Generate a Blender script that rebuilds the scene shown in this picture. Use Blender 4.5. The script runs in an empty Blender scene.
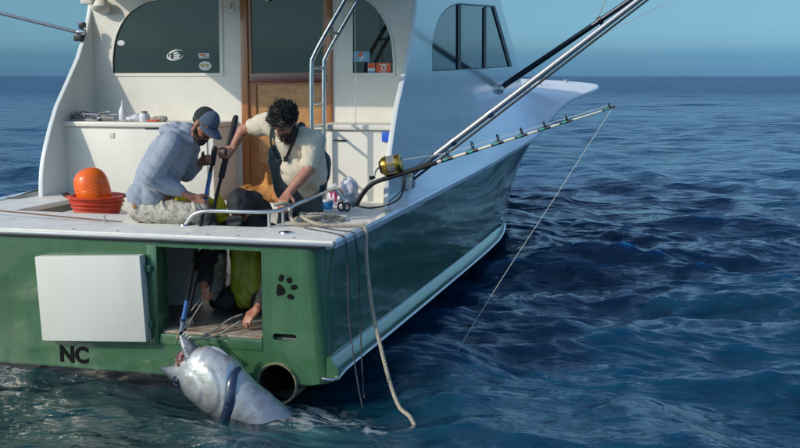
import bpy, bmesh, math, random
import numpy as np
from mathutils import Vector, Matrix, noise
random.seed(7); np.random.seed(7)
S = bpy.context.scene
C = S.collection
V = Vector
rad = math.radians

# ------------------------------------------------------------------ camera, sky, sun, exposure
cam = bpy.data.cameras.new('camera'); camo = bpy.data.objects.new('camera', cam); C.objects.link(camo)
camo.location = (4.145, -7.208, 2.15)
camo.rotation_euler = (rad(90 - 7.732), 0, rad(14.769))
cam.lens = 49.05; cam.sensor_width = 36; cam.clip_start = 0.05; cam.clip_end = 20000
S.camera = camo
SUN_AZ = 225.0      # clockwise from +Y: sun stands aft and to port
SUN_EL = 28.0
W = bpy.data.worlds.new('World'); S.world = W; W.use_nodes = True
nt = W.node_tree; nt.nodes.clear()
sky = nt.nodes.new('ShaderNodeTexSky'); sky.sky_type = 'NISHITA'; sky.sun_disc = False
sky.sun_elevation = rad(SUN_EL); sky.sun_rotation = rad(SUN_AZ)
sky.air_density = 1.0; sky.dust_density = 1.3; sky.ozone_density = 1.0; sky.altitude = 0
tint = nt.nodes.new('ShaderNodeMix'); tint.data_type = 'RGBA'; tint.blend_type = 'MULTIPLY'; tint.inputs[0].default_value = 1
geo = nt.nodes.new('ShaderNodeTexCoord'); sxyz = nt.nodes.new('ShaderNodeSeparateXYZ'); ramp = nt.nodes.new('ShaderNodeValToRGB')
ramp.color_ramp.interpolation = 'EASE'
el = ramp.color_ramp.elements           # marine haze: the air near the horizon is thicker and bluer, all round
el[0].position = 0.0; el[0].color = (0.196, 0.464, 0.96, 1); el[1].position = 0.75; el[1].color = (0.70, 0.78, 0.84, 1)
for p_, c_ in ((0.007, (0.167, 0.412, 0.845, 1)), (0.018, (0.149, 0.359, 0.712, 1)), (0.029, (0.191, 0.398, 0.69, 1)), (0.07, (0.198, 0.357, 0.524, 1)), (0.23, (0.54, 0.69, 0.82, 1))):
    e_ = el.new(p_); e_.color = c_
nt.links.new(geo.outputs['Generated'], sxyz.inputs[0]); nt.links.new(sxyz.outputs[2], ramp.inputs[0]); scl = nt.nodes.new('ShaderNodeVectorMath'); scl.operation = 'SCALE'; scl.inputs['Scale'].default_value = 1.25
nt.links.new(ramp.outputs[0], scl.inputs[0]); nt.links.new(scl.outputs[0], tint.inputs[7])
bg = nt.nodes.new('ShaderNodeBackground'); bg.inputs[1].default_value = 0.15
wo = nt.nodes.new('ShaderNodeOutputWorld')
nt.links.new(sky.outputs[0], tint.inputs[6]); nt.links.new(tint.outputs[2], bg.inputs[0]); nt.links.new(bg.outputs[0], wo.inputs[0])
sun = bpy.data.lights.new('sun', 'SUN'); sun.energy = 2.1; sun.angle = rad(0.53); sun.color = (1.0, 0.90, 0.76)
suno = bpy.data.objects.new('sun', sun); C.objects.link(suno)
sd = V((math.sin(rad(SUN_AZ)) * math.cos(rad(SUN_EL)), math.cos(rad(SUN_AZ)) * math.cos(rad(SUN_EL)), math.sin(rad(SUN_EL))))
suno.rotation_euler = (-sd).to_track_quat('-Z', 'Y').to_euler()
suno.location = sd * 60
vs = S.view_settings; vs.view_transform = 'Standard'; vs.look = 'None'; vs.exposure = 0.35; vs.gamma = 1; vs.use_curve_mapping = False
S.cycles.max_bounces = 10; S.cycles.diffuse_bounces = 6
S.cycles.caustics_reflective = False; S.cycles.caustics_refractive = False

# ------------------------------------------------------------------ materials
def mat(name, col, rough=0.5, metal=0.0, col2=None, nscale=6.0, ndetail=4, bump=0.0, bscale=30.0, spec=0.5, coat=0.0,
        stretch=None, lo=0.35, hi=0.7, rvar=0.0):
    m = bpy.data.materials.new(name); m.use_nodes = True
    t = m.node_tree; b = t.nodes['Principled BSDF']
    b.inputs['Base Color'].default_value = (*col, 1); b.inputs['Roughness'].default_value = rough
    b.inputs['Metallic'].default_value = metal; b.inputs['Specular IOR Level'].default_value = spec
    b.inputs['Coat Weight'].default_value = coat; b.inputs['Coat Roughness'].default_value = 0.06
    tc = t.nodes.new('ShaderNodeTexCoord'); mp = t.nodes.new('ShaderNodeMapping')
    t.links.new(tc.outputs['Object'], mp.inputs[0])
    if stretch: mp.inputs['Scale'].default_value = stretch
    if col2 is not None:
        n = t.nodes.new('ShaderNodeTexNoise'); n.inputs['Scale'].default_value = nscale; n.inputs['Detail'].default_value = ndetail
        n.inputs['Roughness'].default_value = 0.62
        t.links.new(mp.outputs[0], n.inputs['Vector'])
        r = t.nodes.new('ShaderNodeMapRange'); r.inputs[1].default_value = lo; r.inputs[2].default_value = hi
        t.links.new(n.outputs[0], r.inputs[0])
        x = t.nodes.new('ShaderNodeMix'); x.data_type = 'RGBA'
        x.inputs[6].default_value = (*col, 1); x.inputs[7].default_value = (*col2, 1)
        t.links.new(r.outputs[0], x.inputs[0]); t.links.new(x.outputs[2], b.inputs['Base Color'])
        if rvar:
            r2 = t.nodes.new('ShaderNodeMapRange'); r2.inputs[3].default_value = rough; r2.inputs[4].default_value = rough + rvar
            t.links.new(n.outputs[0], r2.inputs[0]); t.links.new(r2.outputs[0], b.inputs['Roughness'])
    if bump:
        n2 = t.nodes.new('ShaderNodeTexNoise'); n2.inputs['Scale'].default_value = bscale; n2.inputs['Detail'].default_value = 5
        t.links.new(mp.outputs[0], n2.inputs['Vector'])
        bm_ = t.nodes.new('ShaderNodeBump'); bm_.inputs['Strength'].default_value = bump; bm_.inputs['Distance'].default_value = 0.02
        t.links.new(n2.outputs[0], bm_.inputs['Height']); t.links.new(bm_.outputs[0], b.inputs['Normal'])
    return m

M = {}
M['white'] = mat('cream_gelcoat', (0.72, 0.69, 0.61), 0.32, col2=(0.62, 0.59, 0.51), nscale=3.5, lo=0.45, hi=0.85, bump=0.03, bscale=14, rvar=0.2)
M['deck'] = mat('worn_deck_paint', (0.80, 0.77, 0.69), 0.5, col2=(0.60, 0.575, 0.51), nscale=5, lo=0.45, hi=0.8, bump=0.08, bscale=60)
M['deckside'] = mat('shaded_deck_gelcoat', (0.74, 0.76, 0.74), 0.22, col2=(0.66, 0.69, 0.68), nscale=2.0, coat=0.3, bump=0.02, bscale=4)  # base kept darker than the foredeck: cabin's shade put into the colour
M['sole'] = mat('shaded_stained_sole', (0.22, 0.22, 0.20), 0.6, col2=(0.11, 0.105, 0.10), nscale=6, bump=0.1, bscale=60)  # stains over a base darkened for the shade inside the stern opening
M['foredeck'] = mat('sunlit_foredeck', (0.86, 0.85, 0.80), 0.4, col2=(0.80, 0.79, 0.74), nscale=3)  # whiter than the side deck: sun on the bow put into the colour
M['panel'] = mat('tuna_door_gelcoat', (0.66, 0.65, 0.58), 0.35, col2=(0.58, 0.57, 0.49), nscale=4, stretch=(1, 1, 0.3), lo=0.45, hi=0.8)
M['cabin'] = mat('cabin_gelcoat', (0.66, 0.68, 0.66), 0.16, col2=(0.58, 0.62, 0.60), nscale=1.5, bump=0.015, bscale=3, coat=0.5)
M['wood'] = mat('varnished_mahogany', (0.42, 0.16, 0.042), 0.28, col2=(0.26, 0.085, 0.022), nscale=9, stretch=(5, 5, 0.35), coat=0.4)
M['plywood'] = mat('varnished_ply_panel', (0.52, 0.27, 0.09), 0.32, col2=(0.34, 0.14, 0.04), nscale=7, stretch=(1.2, 1, 2.6), ndetail=8, coat=0.3)
M['redwood'] = mat('dark_red_rail', (0.16, 0.035, 0.016), 0.3, col2=(0.10, 0.02, 0.01), nscale=8, stretch=(0.5, 1, 5), coat=0.3)
M['glass'] = mat('tinted_glass', (0.006, 0.010, 0.012), 0.03, spec=0.55)
M['sideglass'] = mat('side_window_acrylic', (0.03, 0.045, 0.055), 0.06, spec=0.6)
M['rubber'] = mat('black_rubber', (0.012, 0.012, 0.013), 0.5)
M['steel'] = mat('stainless', (0.62, 0.62, 0.60), 0.16, 1.0, col2=(0.45, 0.44, 0.42), nscale=20, rvar=0.15)
M['alu'] = mat('anodised_pole', (0.36, 0.37, 0.38), 0.38, 0.6)
M['darkpole'] = mat('dark_anodised_pole', (0.05, 0.06, 0.07), 0.3, 0.7)
M['black'] = mat('black_paint', (0.010, 0.010, 0.011), 0.35)
M['print'] = mat('black_print', (0.006, 0.006, 0.006), 0.7, spec=0.1)
M['blackfoam'] = mat('black_grip', (0.012, 0.012, 0.014), 0.7, bump=0.3, bscale=150)
M['gold'] = mat('gold_anodised', (0.55, 0.34, 0.06), 0.25, 1.0)
M['rodwhite'] = mat('rod_blank_cream', (0.62, 0.58, 0.44), 0.3)
M['teal'] = mat('teal_wrap', (0.0, 0.22, 0.16), 0.35)
M['rope'] = mat('rope_fibre', (0.50, 0.44, 0.33), 0.85, col2=(0.30, 0.26, 0.19), nscale=40, bump=0.5, bscale=120)
M['cord'] = mat('dark_cord', (0.03, 0.03, 0.035), 0.7)
M['cordbrown'] = mat('brown_cord', (0.16, 0.09, 0.05), 0.8)
M['line'] = mat('fishing_line', (0.55, 0.55, 0.50), 0.4)
M['orange'] = mat('orange_vinyl', (0.86, 0.15, 0.008), 0.3, col2=(0.75, 0.11, 0.006), nscale=10, bump=0.06, bscale=25)
M['redtub'] = mat('red_orange_plastic', (0.62, 0.055, 0.012), 0.4, col2=(0.48, 0.04, 0.012), nscale=12)
M['hoodie'] = mat('grey_blue_fleece', (0.315, 0.35, 0.405), 0.9, col2=(0.255, 0.29, 0.345), nscale=9, bump=0.25, bscale=90)
M['khaki'] = mat('khaki_camo_cloth', (0.46, 0.43, 0.36), 0.9, col2=(0.27, 0.25, 0.20), nscale=22, lo=0.50, hi=0.58, bump=0.25, bscale=60)
M['capblue'] = mat('slate_blue_cap', (0.075, 0.105, 0.15), 0.85, bump=0.15, bscale=140)
M['capmesh'] = mat('charcoal_cap_mesh', (0.020, 0.023, 0.024), 0.9, bump=0.5, bscale=260)
M['skin'] = mat('tanned_skin', (0.40, 0.18, 0.115), 0.48, col2=(0.31, 0.12, 0.075), nscale=14, bump=0.12, bscale=70)
M['skin2'] = mat('sunburnt_skin', (0.43, 0.20, 0.13), 0.48, col2=(0.33, 0.13, 0.08), nscale=12, bump=0.12, bscale=70)
M['hair'] = mat('black_hair', (0.008, 0.007, 0.006), 0.38, bump=0.5, bscale=90)
M['beard'] = mat('dark_beard', (0.018, 0.011, 0.008), 0.6, bump=0.6, bscale=160)
M['tee'] = mat('oatmeal_cotton', (0.62, 0.55, 0.42), 0.9, col2=(0.54, 0.475, 0.36), nscale=7, bump=0.2, bscale=80)
M['bib'] = mat('dark_teal_bib', (0.022, 0.04, 0.048), 0.7, col2=(0.035, 0.055, 0.062), nscale=9, bump=0.15, bscale=60)
M['blackcloth'] = mat('black_jacket', (0.012, 0.012, 0.014), 0.75, col2=(0.02, 0.02, 0.023), nscale=8, bump=0.25, bscale=60)
M['yellowbib'] = mat('yellow_green_oilskin', (0.34, 0.34, 0.018), 0.5, col2=(0.24, 0.24, 0.012), nscale=8)
M['yellow'] = mat('yellow_oilskin', (0.92, 0.68, 0.02), 0.45)
M['tan'] = mat('tan_canvas', (0.46, 0.20, 0.045), 0.75, col2=(0.22, 0.085, 0.02), nscale=5, bump=0.3, bscale=40)
M['plastic'] = mat('white_plastic_bag', (0.66, 0.66, 0.70), 0.35, col2=(0.50, 0.50, 0.58), nscale=10)
M['pink'] = mat('magenta_print', (0.42, 0.03, 0.12), 0.5)
M['blueplastic'] = mat('blue_plastic', (0.02, 0.10, 0.55), 0.4); M['blueshaft'] = mat('anodised_blue_shaft', (0.07, 0.17, 0.38), 0.35, 0.3)
M['cyan'] = mat('cyan_plastic', (0.03, 0.25, 0.52), 0.4)
M['greyplastic'] = mat('grey_tool', (0.16, 0.16, 0.155), 0.5, col2=(0.4, 0.39, 0.36), nscale=12)
M['rag'] = mat('soiled_rag', (0.45, 0.44, 0.40), 0.9, col2=(0.24, 0.22, 0.19), nscale=14, bump=0.3, bscale=60)
M['sticker_white'] = mat('sticker_white', (0.62, 0.64, 0.62), 0.5)
M['sticker_orange'] = mat('sticker_orange', (0.68, 0.10, 0.03), 0.5)
M['sticker_blue'] = mat('sticker_blue', (0.16, 0.34, 0.44), 0.5)
M['sticker_yellow'] = mat('sticker_yellow', (0.5, 0.32, 0.03), 0.5)
M['bulb'] = mat('cabin_lamp', (0.9, 0.8, 0.6), 0.3)
M['darkin'] = mat('dark_interior', (0.012, 0.011, 0.010), 0.8)  # near-black lining of the exhaust pipe and block behind the drain slot
M['pipeedge'] = mat('worn_pipe_rim', (0.34, 0.30, 0.16), 0.55, col2=(0.10, 0.13, 0.07), nscale=25, bump=0.3, bscale=80)
M['sillworn'] = mat('worn_sill', (0.42, 0.38, 0.30), 0.7, col2=(0.20, 0.085, 0.035), nscale=9, lo=0.42, hi=0.66, stretch=(1, 1, 3), bump=0.4, bscale=50)
M['tooth'] = mat('jaw_bone', (0.55, 0.50, 0.44), 0.4)
M['mouth'] = mat('mouth_flesh', (0.10, 0.018, 0.016), 0.3, col2=(0.45, 0.34, 0.31), nscale=22, lo=0.5, hi=0.62)
M['jaw'] = mat('dusky_jaw', (0.13, 0.13, 0.14), 0.3, 0.2, col2=(0.42, 0.41, 0.40), nscale=11, lo=0.42, hi=0.66, bump=0.35, bscale=30, coat=0.5)
M['fin'] = mat('navy_fin', (0.012, 0.022, 0.055), 0.22, col2=(0.03, 0.045, 0.09), nscale=20, coat=0.6)

def hull_mat():
    m = mat('green_gelcoat', (0.052, 0.145, 0.062), 0.2, coat=0.7)
    t = m.node_tree; b = t.nodes['Principled BSDF']; tc = t.nodes['Texture Coordinate']
    def noise_n(scale, st, det=6):
        mp = t.nodes.new('ShaderNodeMapping'); mp.inputs['Scale'].default_value = st
        n = t.nodes.new('ShaderNodeTexNoise'); n.inputs['Scale'].default_value = scale; n.inputs['Detail'].default_value = det; n.inputs['Roughness'].default_value = 0.65
        t.links.new(tc.outputs['Object'], mp.inputs[0]); t.links.new(mp.outputs[0], n.inputs['Vector']); return n
    def rng(src, a, b_, c=0, d=1):
        r = t.nodes.new('ShaderNodeMapRange'); r.inputs[1].default_value = a; r.inputs[2].default_value = b_; r.inputs[3].default_value = c; r.inputs[4].default_value = d
        t.links.new(src, r.inputs[0]); return r.outputs[0]
    def mix(f, a, col):
        x = t.nodes.new('ShaderNodeMix'); x.data_type = 'RGBA'
        t.links.new(f, x.inputs[0])
        if isinstance(a, tuple): x.inputs[6].default_value = (*a, 1)
        else: t.links.new(a, x.inputs[6])
        x.inputs[7].default_value = (*col, 1); return x.outputs[2]
    streak = noise_n(3.0, (3.5, 3.5, 0.35)); blot = noise_n(2.2, (1, 1, 1)); scr = noise_n(26, (1, 1, 1.6), 8)
    c = mix(rng(streak.outputs[0], 0.4, 0.75), (0.054, 0.142, 0.060), (0.036, 0.098, 0.050))
    c = mix(rng(blot.outputs[0], 0.55, 0.8, 0, 0.6), c, (0.082, 0.178, 0.085))
    c = mix(rng(scr.outputs[0], 0.655, 0.70, 0, 0.65), c, (0.16, 0.19, 0.12))
    run = noise_n(9.0, (3.0, 3.0, 0.16), 5)
    c = mix(rng(run.outputs[0], 0.60, 0.74, 0, 0.5), c, (0.13, 0.135, 0.085))
    run2 = noise_n(6.0, (4.0, 4.0, 0.22), 5)
    c = mix(rng(run2.outputs[0], 0.64, 0.76, 0, 0.55), c, (0.024, 0.050, 0.030))
    sx = t.nodes.new('ShaderNodeSeparateXYZ'); t.links.new(tc.outputs['Object'], sx.inputs[0])
    # dark antifouling below the boot line
    ad = t.nodes.new('ShaderNodeMath'); ad.operation = 'MULTIPLY_ADD'; ad.inputs[1].default_value = 0.03
    t.links.new(blot.outputs[0], ad.inputs[0]); t.links.new(sx.outputs[2], ad.inputs[2])
    c = mix(rng(ad.outputs[0], -0.035, -0.045), c, (0.010, 0.012, 0.012))
    t.links.new(c, b.inputs['Base Color'])
    t.links.new(rng(streak.outputs[0], 0.3, 0.8, 0.06, 0.26), b.inputs['Roughness'])
    wv = noise_n(1.3, (1, 0.5, 1.4), 3); bm_ = t.nodes.new('ShaderNodeBump'); bm_.inputs['Strength'].default_value = 0.12; bm_.inputs['Distance'].default_value = 0.05
    t.links.new(wv.outputs[0], bm_.inputs['Height']); t.links.new(bm_.outputs[0], b.inputs['Normal']); t.links.new(bm_.outputs[0], b.inputs['Coat Normal'])
    return m
M['green'] = hull_mat()

def fish_mat():
    m = mat('tuna_skin', (0.5, 0.5, 0.5), 0.25, coat=0.5)
    t = m.node_tree; b = t.nodes['Principled BSDF']; tc = t.nodes['Texture Coordinate']
    sx = t.nodes.new('ShaderNodeSeparateXYZ'); t.links.new(tc.outputs['Object'], sx.inputs[0])
    n = t.nodes.new('ShaderNodeTexNoise'); n.inputs['Scale'].default_value = 7; n.inputs['Detail'].default_value = 7
    t.links.new(tc.outputs['Object'], n.inputs['Vector'])
    ad = t.nodes.new('ShaderNodeMath'); ad.operation = 'MULTIPLY_ADD'; ad.inputs[1].default_value = 0.16
    t.links.new(n.outputs[0], ad.inputs[0]); t.links.new(sx.outputs[2], ad.inputs[2])
    cr = t.nodes.new('ShaderNodeValToRGB'); e = cr.color_ramp.elements
    e[0].position = 0.18; e[0].color = (0.010, 0.018, 0.045, 1); e[1].position = 0.72; e[1].color = (0.62, 0.61, 0.58, 1)
    x1 = cr.color_ramp.elements.new(0.36); x1.color = (0.22, 0.25, 0.29, 1)
    x2 = cr.color_ramp.elements.new(0.50); x2.color = (0.47, 0.48, 0.49, 1)
    mr = t.nodes.new('ShaderNodeMapRange'); mr.inputs[1].default_value = -0.25; mr.inputs[2].default_value = 0.35
    t.links.new(ad.outputs[0], mr.inputs[0]); t.links.new(mr.outputs[0], cr.inputs[0])
    n2 = t.nodes.new('ShaderNodeTexNoise'); n2.inputs['Scale'].default_value = 13; n2.inputs['Detail'].default_value = 8; n2.inputs['Roughness'].default_value = 0.7
    t.links.new(tc.outputs['Object'], n2.inputs['Vector'])
    r2 = t.nodes.new('ShaderNodeMapRange'); r2.inputs[1].default_value = 0.46; r2.inputs[2].default_value = 0.66; r2.inputs[4].default_value = 0.75
    t.links.new(n2.outputs[0], r2.inputs[0])
    mx = t.nodes.new('ShaderNodeMix'); mx.data_type = 'RGBA'; t.links.new(r2.outputs[0], mx.inputs[0]); t.links.new(cr.outputs[0], mx.inputs[6])
    mx.inputs[7].default_value = (0.30, 0.27, 0.23, 1)
    t.links.new(mx.outputs[2], b.inputs['Base Color'])
    b.inputs['Metallic'].default_value = 0.45; b.inputs['Roughness'].default_value = 0.3
    # bony plates of the gill cover: thin darker arcs, and a dusky snout
    cx = t.nodes.new('ShaderNodeCombineXYZ'); t.links.new(sx.outputs[0], cx.inputs[0]); t.links.new(sx.outputs[2], cx.inputs[2])
    n3 = t.nodes.new('ShaderNodeTexNoise'); n3.inputs['Scale'].default_value = 9; t.links.new(tc.outputs['Object'], n3.inputs['Vector'])
    col = mx.outputs[2]
    def arc(cen, rad_, wid, tone, amt):
        d = t.nodes.new('ShaderNodeVectorMath'); d.operation = 'DISTANCE'; d.inputs[1].default_value = cen; t.links.new(cx.outputs[0], d.inputs[0])
        w1 = t.nodes.new('ShaderNodeMath'); w1.operation = 'MULTIPLY_ADD'; w1.inputs[1].default_value = 0.05; t.links.new(n3.outputs[0], w1.inputs[0]); t.links.new(d.outputs['Value'], w1.inputs[2])
        w2 = t.nodes.new('ShaderNodeMath'); w2.operation = 'SUBTRACT'; w2.inputs[1].default_value = rad_; t.links.new(w1.outputs[0], w2.inputs[0])
        w3 = t.nodes.new('ShaderNodeMath'); w3.operation = 'ABSOLUTE'; t.links.new(w2.outputs[0], w3.inputs[0])
        q = t.nodes.new('ShaderNodeMapRange'); q.inputs[1].default_value = 0; q.inputs[2].default_value = wid; q.inputs[3].default_value = amt; q.inputs[4].default_value = 0; t.links.new(w3.outputs[0], q.inputs[0])
        m_ = t.nodes.new('ShaderNodeMix'); m_.data_type = 'RGBA'; t.links.new(q.outputs[0], m_.inputs[0]); t.links.new(col, m_.inputs[6]); m_.inputs[7].default_value = (*tone, 1)
        return m_.outputs[2]
    col = arc((.33, 0, -.02), .135, .014, (.20, .17, .14), .12); col = arc((.35, 0, .0), .03, .03, (.42, .36, .26), .4)
    q = t.nodes.new('ShaderNodeMapRange'); q.inputs[1].default_value = .10; q.inputs[2].default_value = -.06; q.inputs[3].default_value = 0; q.inputs[4].default_value = .85; t.links.new(sx.outputs[0], q.inputs[0])
    m_ = t.nodes.new('ShaderNodeMix'); m_.data_type = 'RGBA'; t.links.new(q.outputs[0], m_.inputs[0]); t.links.new(col, m_.inputs[6]); m_.inputs[7].default_value = (.06, .065, .075, 1); col = m_.outputs[2]
    q = t.nodes.new('ShaderNodeMapRange'); q.inputs[1].default_value = .50; q.inputs[2].default_value = .66; q.inputs[3].default_value = 0; q.inputs[4].default_value = .55; t.links.new(sx.outputs[0], q.inputs[0])
    m_ = t.nodes.new('ShaderNodeMix'); m_.data_type = 'RGBA'; t.links.new(q.outputs[0], m_.inputs[0]); t.links.new(col, m_.inputs[6]); m_.inputs[7].default_value = (.15, .18, .23, 1); col = m_.outputs[2]
    t.links.new(col, b.inputs['Base Color'])
    bm_ = t.nodes.new('ShaderNodeBump'); bm_.inputs['Strength'].default_value = 0.25; bm_.inputs['Distance'].default_value = 0.02
    t.links.new(n2.outputs[0], bm_.inputs['Height']); t.links.new(bm_.outputs[0], b.inputs['Normal'])
    return m
M['fish'] = fish_mat()

SEA_Z = -0.165
def sea_mat():
    m = mat('sea_water', (0.004, 0.030, 0.055), 0.05, spec=0.5)
    t = m.node_tree; b = t.nodes['Principled BSDF']; tc = t.nodes['Texture Coordinate']
    b.inputs['IOR'].default_value = 1.333
    b.inputs['Subsurface Weight'].default_value = 1.0; b.inputs['Subsurface Radius'].default_value = (0.4, 0.9, 1.3); b.inputs['Subsurface Scale'].default_value = 0.7
    def nz(scale, st, det, dist=0.0):
        mp = t.nodes.new('ShaderNodeMapping'); mp.inputs['Scale'].default_value = st; mp.inputs['Rotation'].default_value = (0, 0, rad(-14))
        n = t.nodes.new('ShaderNodeTexNoise'); n.inputs['Scale'].default_value = scale; n.inputs['Detail'].default_value = det; n.inputs['Distortion'].default_value = dist
        t.links.new(tc.outputs['Object'], mp.inputs[0]); t.links.new(mp.outputs[0], n.inputs['Vector']); return n.outputs[0]
    def rng(src, a, b_, c=0., d=1.):
        r = t.nodes.new('ShaderNodeMapRange'); r.inputs[1].default_value = a; r.inputs[2].default_value = b_; r.inputs[3].default_value = c; r.inputs[4].default_value = d
        t.links.new(src, r.inputs[0]); return r.outputs[0]
    def mul(a, c):
        n = t.nodes.new('ShaderNodeMath'); n.operation = 'MULTIPLY'
        t.links.new(a, n.inputs[0])
        if isinstance(c, float): n.inputs[1].default_value = c
        else: t.links.new(c, n.inputs[1])
        return n.outputs[0]
    def mixc(f, a, col):
        x = t.nodes.new('ShaderNodeMix'); x.data_type = 'RGBA'; t.links.new(f, x.inputs[0])
        if isinstance(a, tuple): x.inputs[6].default_value = (*a, 1)
        else: t.links.new(a, x.inputs[6])
        x.inputs[7].default_value = (*col, 1); return x.outputs[2]
    def near(p, r0, r1):
        d = t.nodes.new('ShaderNodeVectorMath'); d.operation = 'DISTANCE'; d.inputs[1].default_value = p
        t.links.new(tc.outputs['Object'], d.inputs[0]); return rng(d.outputs['Value'], r0, r1, 1, 0)
    big = nz(0.5, (1, 1, 1), 3)
    c = mixc(rng(big, 0.35, 0.7), (0.002, 0.036, 0.078), (0.004, 0.050, 0.100))
    # green hull's reflection painted round the stern, then paler aerated water by the fish
    c = mixc(near((0.2, -1.2, 0), 0.6, 3.2), c, (0.004, 0.034, 0.034))
    pl = nz(1.6, (1, 1.6, 1), 5, 0.6)
    c = mixc(mul(near((1.7, -0.75, 0), 0.15, 0.9), rng(pl, 0.38, 0.7)), c, (0.05, 0.16, 0.16))
    fo = nz(9, (1, 1.5, 1), 9, 0.8)
    f1 = mul(near((1.64, -0.22, 0), 0.12, 0.50), rng(fo, 0.49, 0.56)); f2 = mul(near((2.15, -0.35, 0), 0.03, 0.25), rng(fo, 0.54, 0.6))
    f3 = mul(near((0.95, -0.75, 0), 0.05, 0.4), rng(fo, 0.6, 0.66, 0, 0.7))
    for f in (f1, f2, f3): c = mixc(f, c, (0.55, 0.60, 0.58))
    t.links.new(c, b.inputs['Base Color'])
    dd = t.nodes.new('ShaderNodeVectorMath'); dd.operation = 'LENGTH'; t.links.new(tc.outputs['Object'], dd.inputs[0])
    t.links.new(rng(dd.outputs['Value'], 12, 160, 0.07, 0.38), b.inputs['Roughness'])
    h1 = nz(6.5, (0.6, 1.0, 1), 7, 0.15); h2 = nz(1.25, (0.55, 1.0, 1), 6, 0.1)
    h3 = nz(0.33, (0.45, 1.0, 1), 5, 0.3); b3 = t.nodes.new('ShaderNodeBump'); b3.inputs['Strength'].default_value = 0.9; b3.inputs['Distance'].default_value = 0.9; t.links.new(h3, b3.inputs['Height'])
    b1 = t.nodes.new('ShaderNodeBump'); b1.inputs['Strength'].default_value = 0.85; b1.inputs['Distance'].default_value = 0.05
    b2 = t.nodes.new('ShaderNodeBump'); b2.inputs['Strength'].default_value = 0.8; b2.inputs['Distance'].default_value = 0.32
    t.links.new(h1, b1.inputs['Height']); t.links.new(h2, b2.inputs['Height']); t.links.new(b3.outputs[0], b2.inputs['Normal']); t.links.new(b2.outputs[0], b1.inputs['Normal']); t.links.new(b1.outputs[0], b.inputs['Normal'])
    return m
M['sea'] = sea_mat()

# ------------------------------------------------------------------ mesh helpers
def link(name, me, m=None, parent=None, smooth=False, loc=None):
    o = bpy.data.objects.new(name, me); C.objects.link(o)
    if m is not None: me.materials.append(M[m] if isinstance(m, str) else m)
    if parent is not None: o.parent = parent
    if smooth is True: me.shade_smooth()
    elif smooth: me.shade_smooth(); me.set_sharp_from_angle(angle=rad(smooth))
    if loc is not None: o.location = loc
    return o
def thing(name, label, cat, loc=(0, 0, 0), group=None):
    o = bpy.data.objects.new(name, None); C.objects.link(o); o.location = loc; o.empty_display_size = 0.1
    return tag(o, label, cat, group)
def tag(o, label, cat, group=None):
    o['label'] = label; o['category'] = cat
    if group: o['group'] = group
    return o
def struct(o): o['kind'] = 'structure'; return o
def pym(verts, faces):
    me = bpy.data.meshes.new('m'); me.from_pydata([tuple(v) for v in verts], [], faces); me.update(); return me
def bm_me(bm, recalc=True):
    if recalc: bmesh.ops.recalc_face_normals(bm, faces=bm.faces)
    me = bpy.data.meshes.new('m'); bm.to_mesh(me); bm.free(); return me
def add_box(bm, c, s, rot=None, bev=0.0):
    r = bmesh.ops.create_cube(bm, size=1.0); vs_ = r['verts']
    bmesh.ops.scale(bm, vec=s, verts=vs_)
    if bev:
        es = list({e for v in vs_ for e in v.link_edges})
        b = bmesh.ops.bevel(bm, geom=es, offset=bev, segments=2, affect='EDGES', profile=0.6); vs_ = list({v for v in b['verts']} | {v for v in vs_ if v.is_valid})
    if rot is not None: bmesh.ops.rotate(bm, cent=(0, 0, 0), matrix=rot, verts=vs_)
    bmesh.ops.translate(bm, vec=c, verts=vs_)
def box(name, x0, x1, y0, y1, z0, z1, m, parent=None, bev=0.006, rot=None):
    bm = bmesh.new(); add_box(bm, ((x0 + x1) / 2, (y0 + y1) / 2, (z0 + z1) / 2), (x1 - x0, y1 - y0, z1 - z0), rot=None, bev=bev)
    return link(name, bm_me(bm), m, parent, smooth=40)
def spline(pts, n=8, closed=False):
    P = [V(p) for p in pts]; out = []; L = len(P)
    rngn = L if closed else L - 1
    for i in range(rngn):
        p0 = P[(i - 1) % L] if (closed or i > 0) else P[0] * 2 - P[1]
        p1 = P[i]; p2 = P[(i + 1) % L]
        p3 = P[(i + 2) % L] if (closed or i + 2 < L) else p2 * 2 - p1
        for k in range(n):
            t = k / n
            out.append(0.5 * ((2 * p1) + (p2 - p0) * t + (2 * p0 - 5 * p1 + 4 * p2 - p3) * t * t + (3 * p1 - p0 - 3 * p2 + p3) * t ** 3))
    if not closed: out.append(P[-1])
    return out
def tube_geo(path, r, seg=10, closed=False, cap=True, flat=1.0):
    P = [V(p) for p in path]; n = len(P); rs = r if isinstance(r, (list, tuple)) else [r] * n
    verts, faces = [], []; t0 = None; nrm = None
    for i in range(n):
        a = P[(i - 1) % n] if (closed or i > 0) else P[0]; b = P[(i + 1) % n] if (closed or i < n - 1) else P[-1]
        t = (b - a); t = t.normalized() if t.length > 1e-9 else V((0, 0, 1))
        if nrm is None:
            up = V((0, 0, 1)) if abs(t.z) < 0.9 else V((1, 0, 0)); nrm = t.cross(up).normalized()
        else:
            nrm = (nrm - t * nrm.dot(t)); nrm = nrm.normalized() if nrm.length > 1e-6 else t.orthogonal().normalized()
        bn = t.cross(nrm)
        for k in range(seg):
            a_ = 2 * math.pi * k / seg
            verts.append(P[i] + nrm * (math.cos(a_) * rs[i]) + bn * (math.sin(a_) * rs[i] * flat))
    for i in range(n if closed else n - 1):
        j = (i + 1) % n
        for k in range(seg):
            k2 = (k + 1) % seg
            faces.append((i * seg + k, i * seg + k2, j * seg + k2, j * seg + k))
    if cap and not closed:
        faces.append(tuple(reversed(range(seg)))); faces.append(tuple((n - 1) * seg + k for k in range(seg)))
    return verts, faces
def join_geo(*gs):
    vs_, fs = [], []
    for v, f in gs:
        o = len(vs_); vs_ += list(v); fs += [tuple(i + o for i in q) for q in f]
    return vs_, fs
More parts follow.
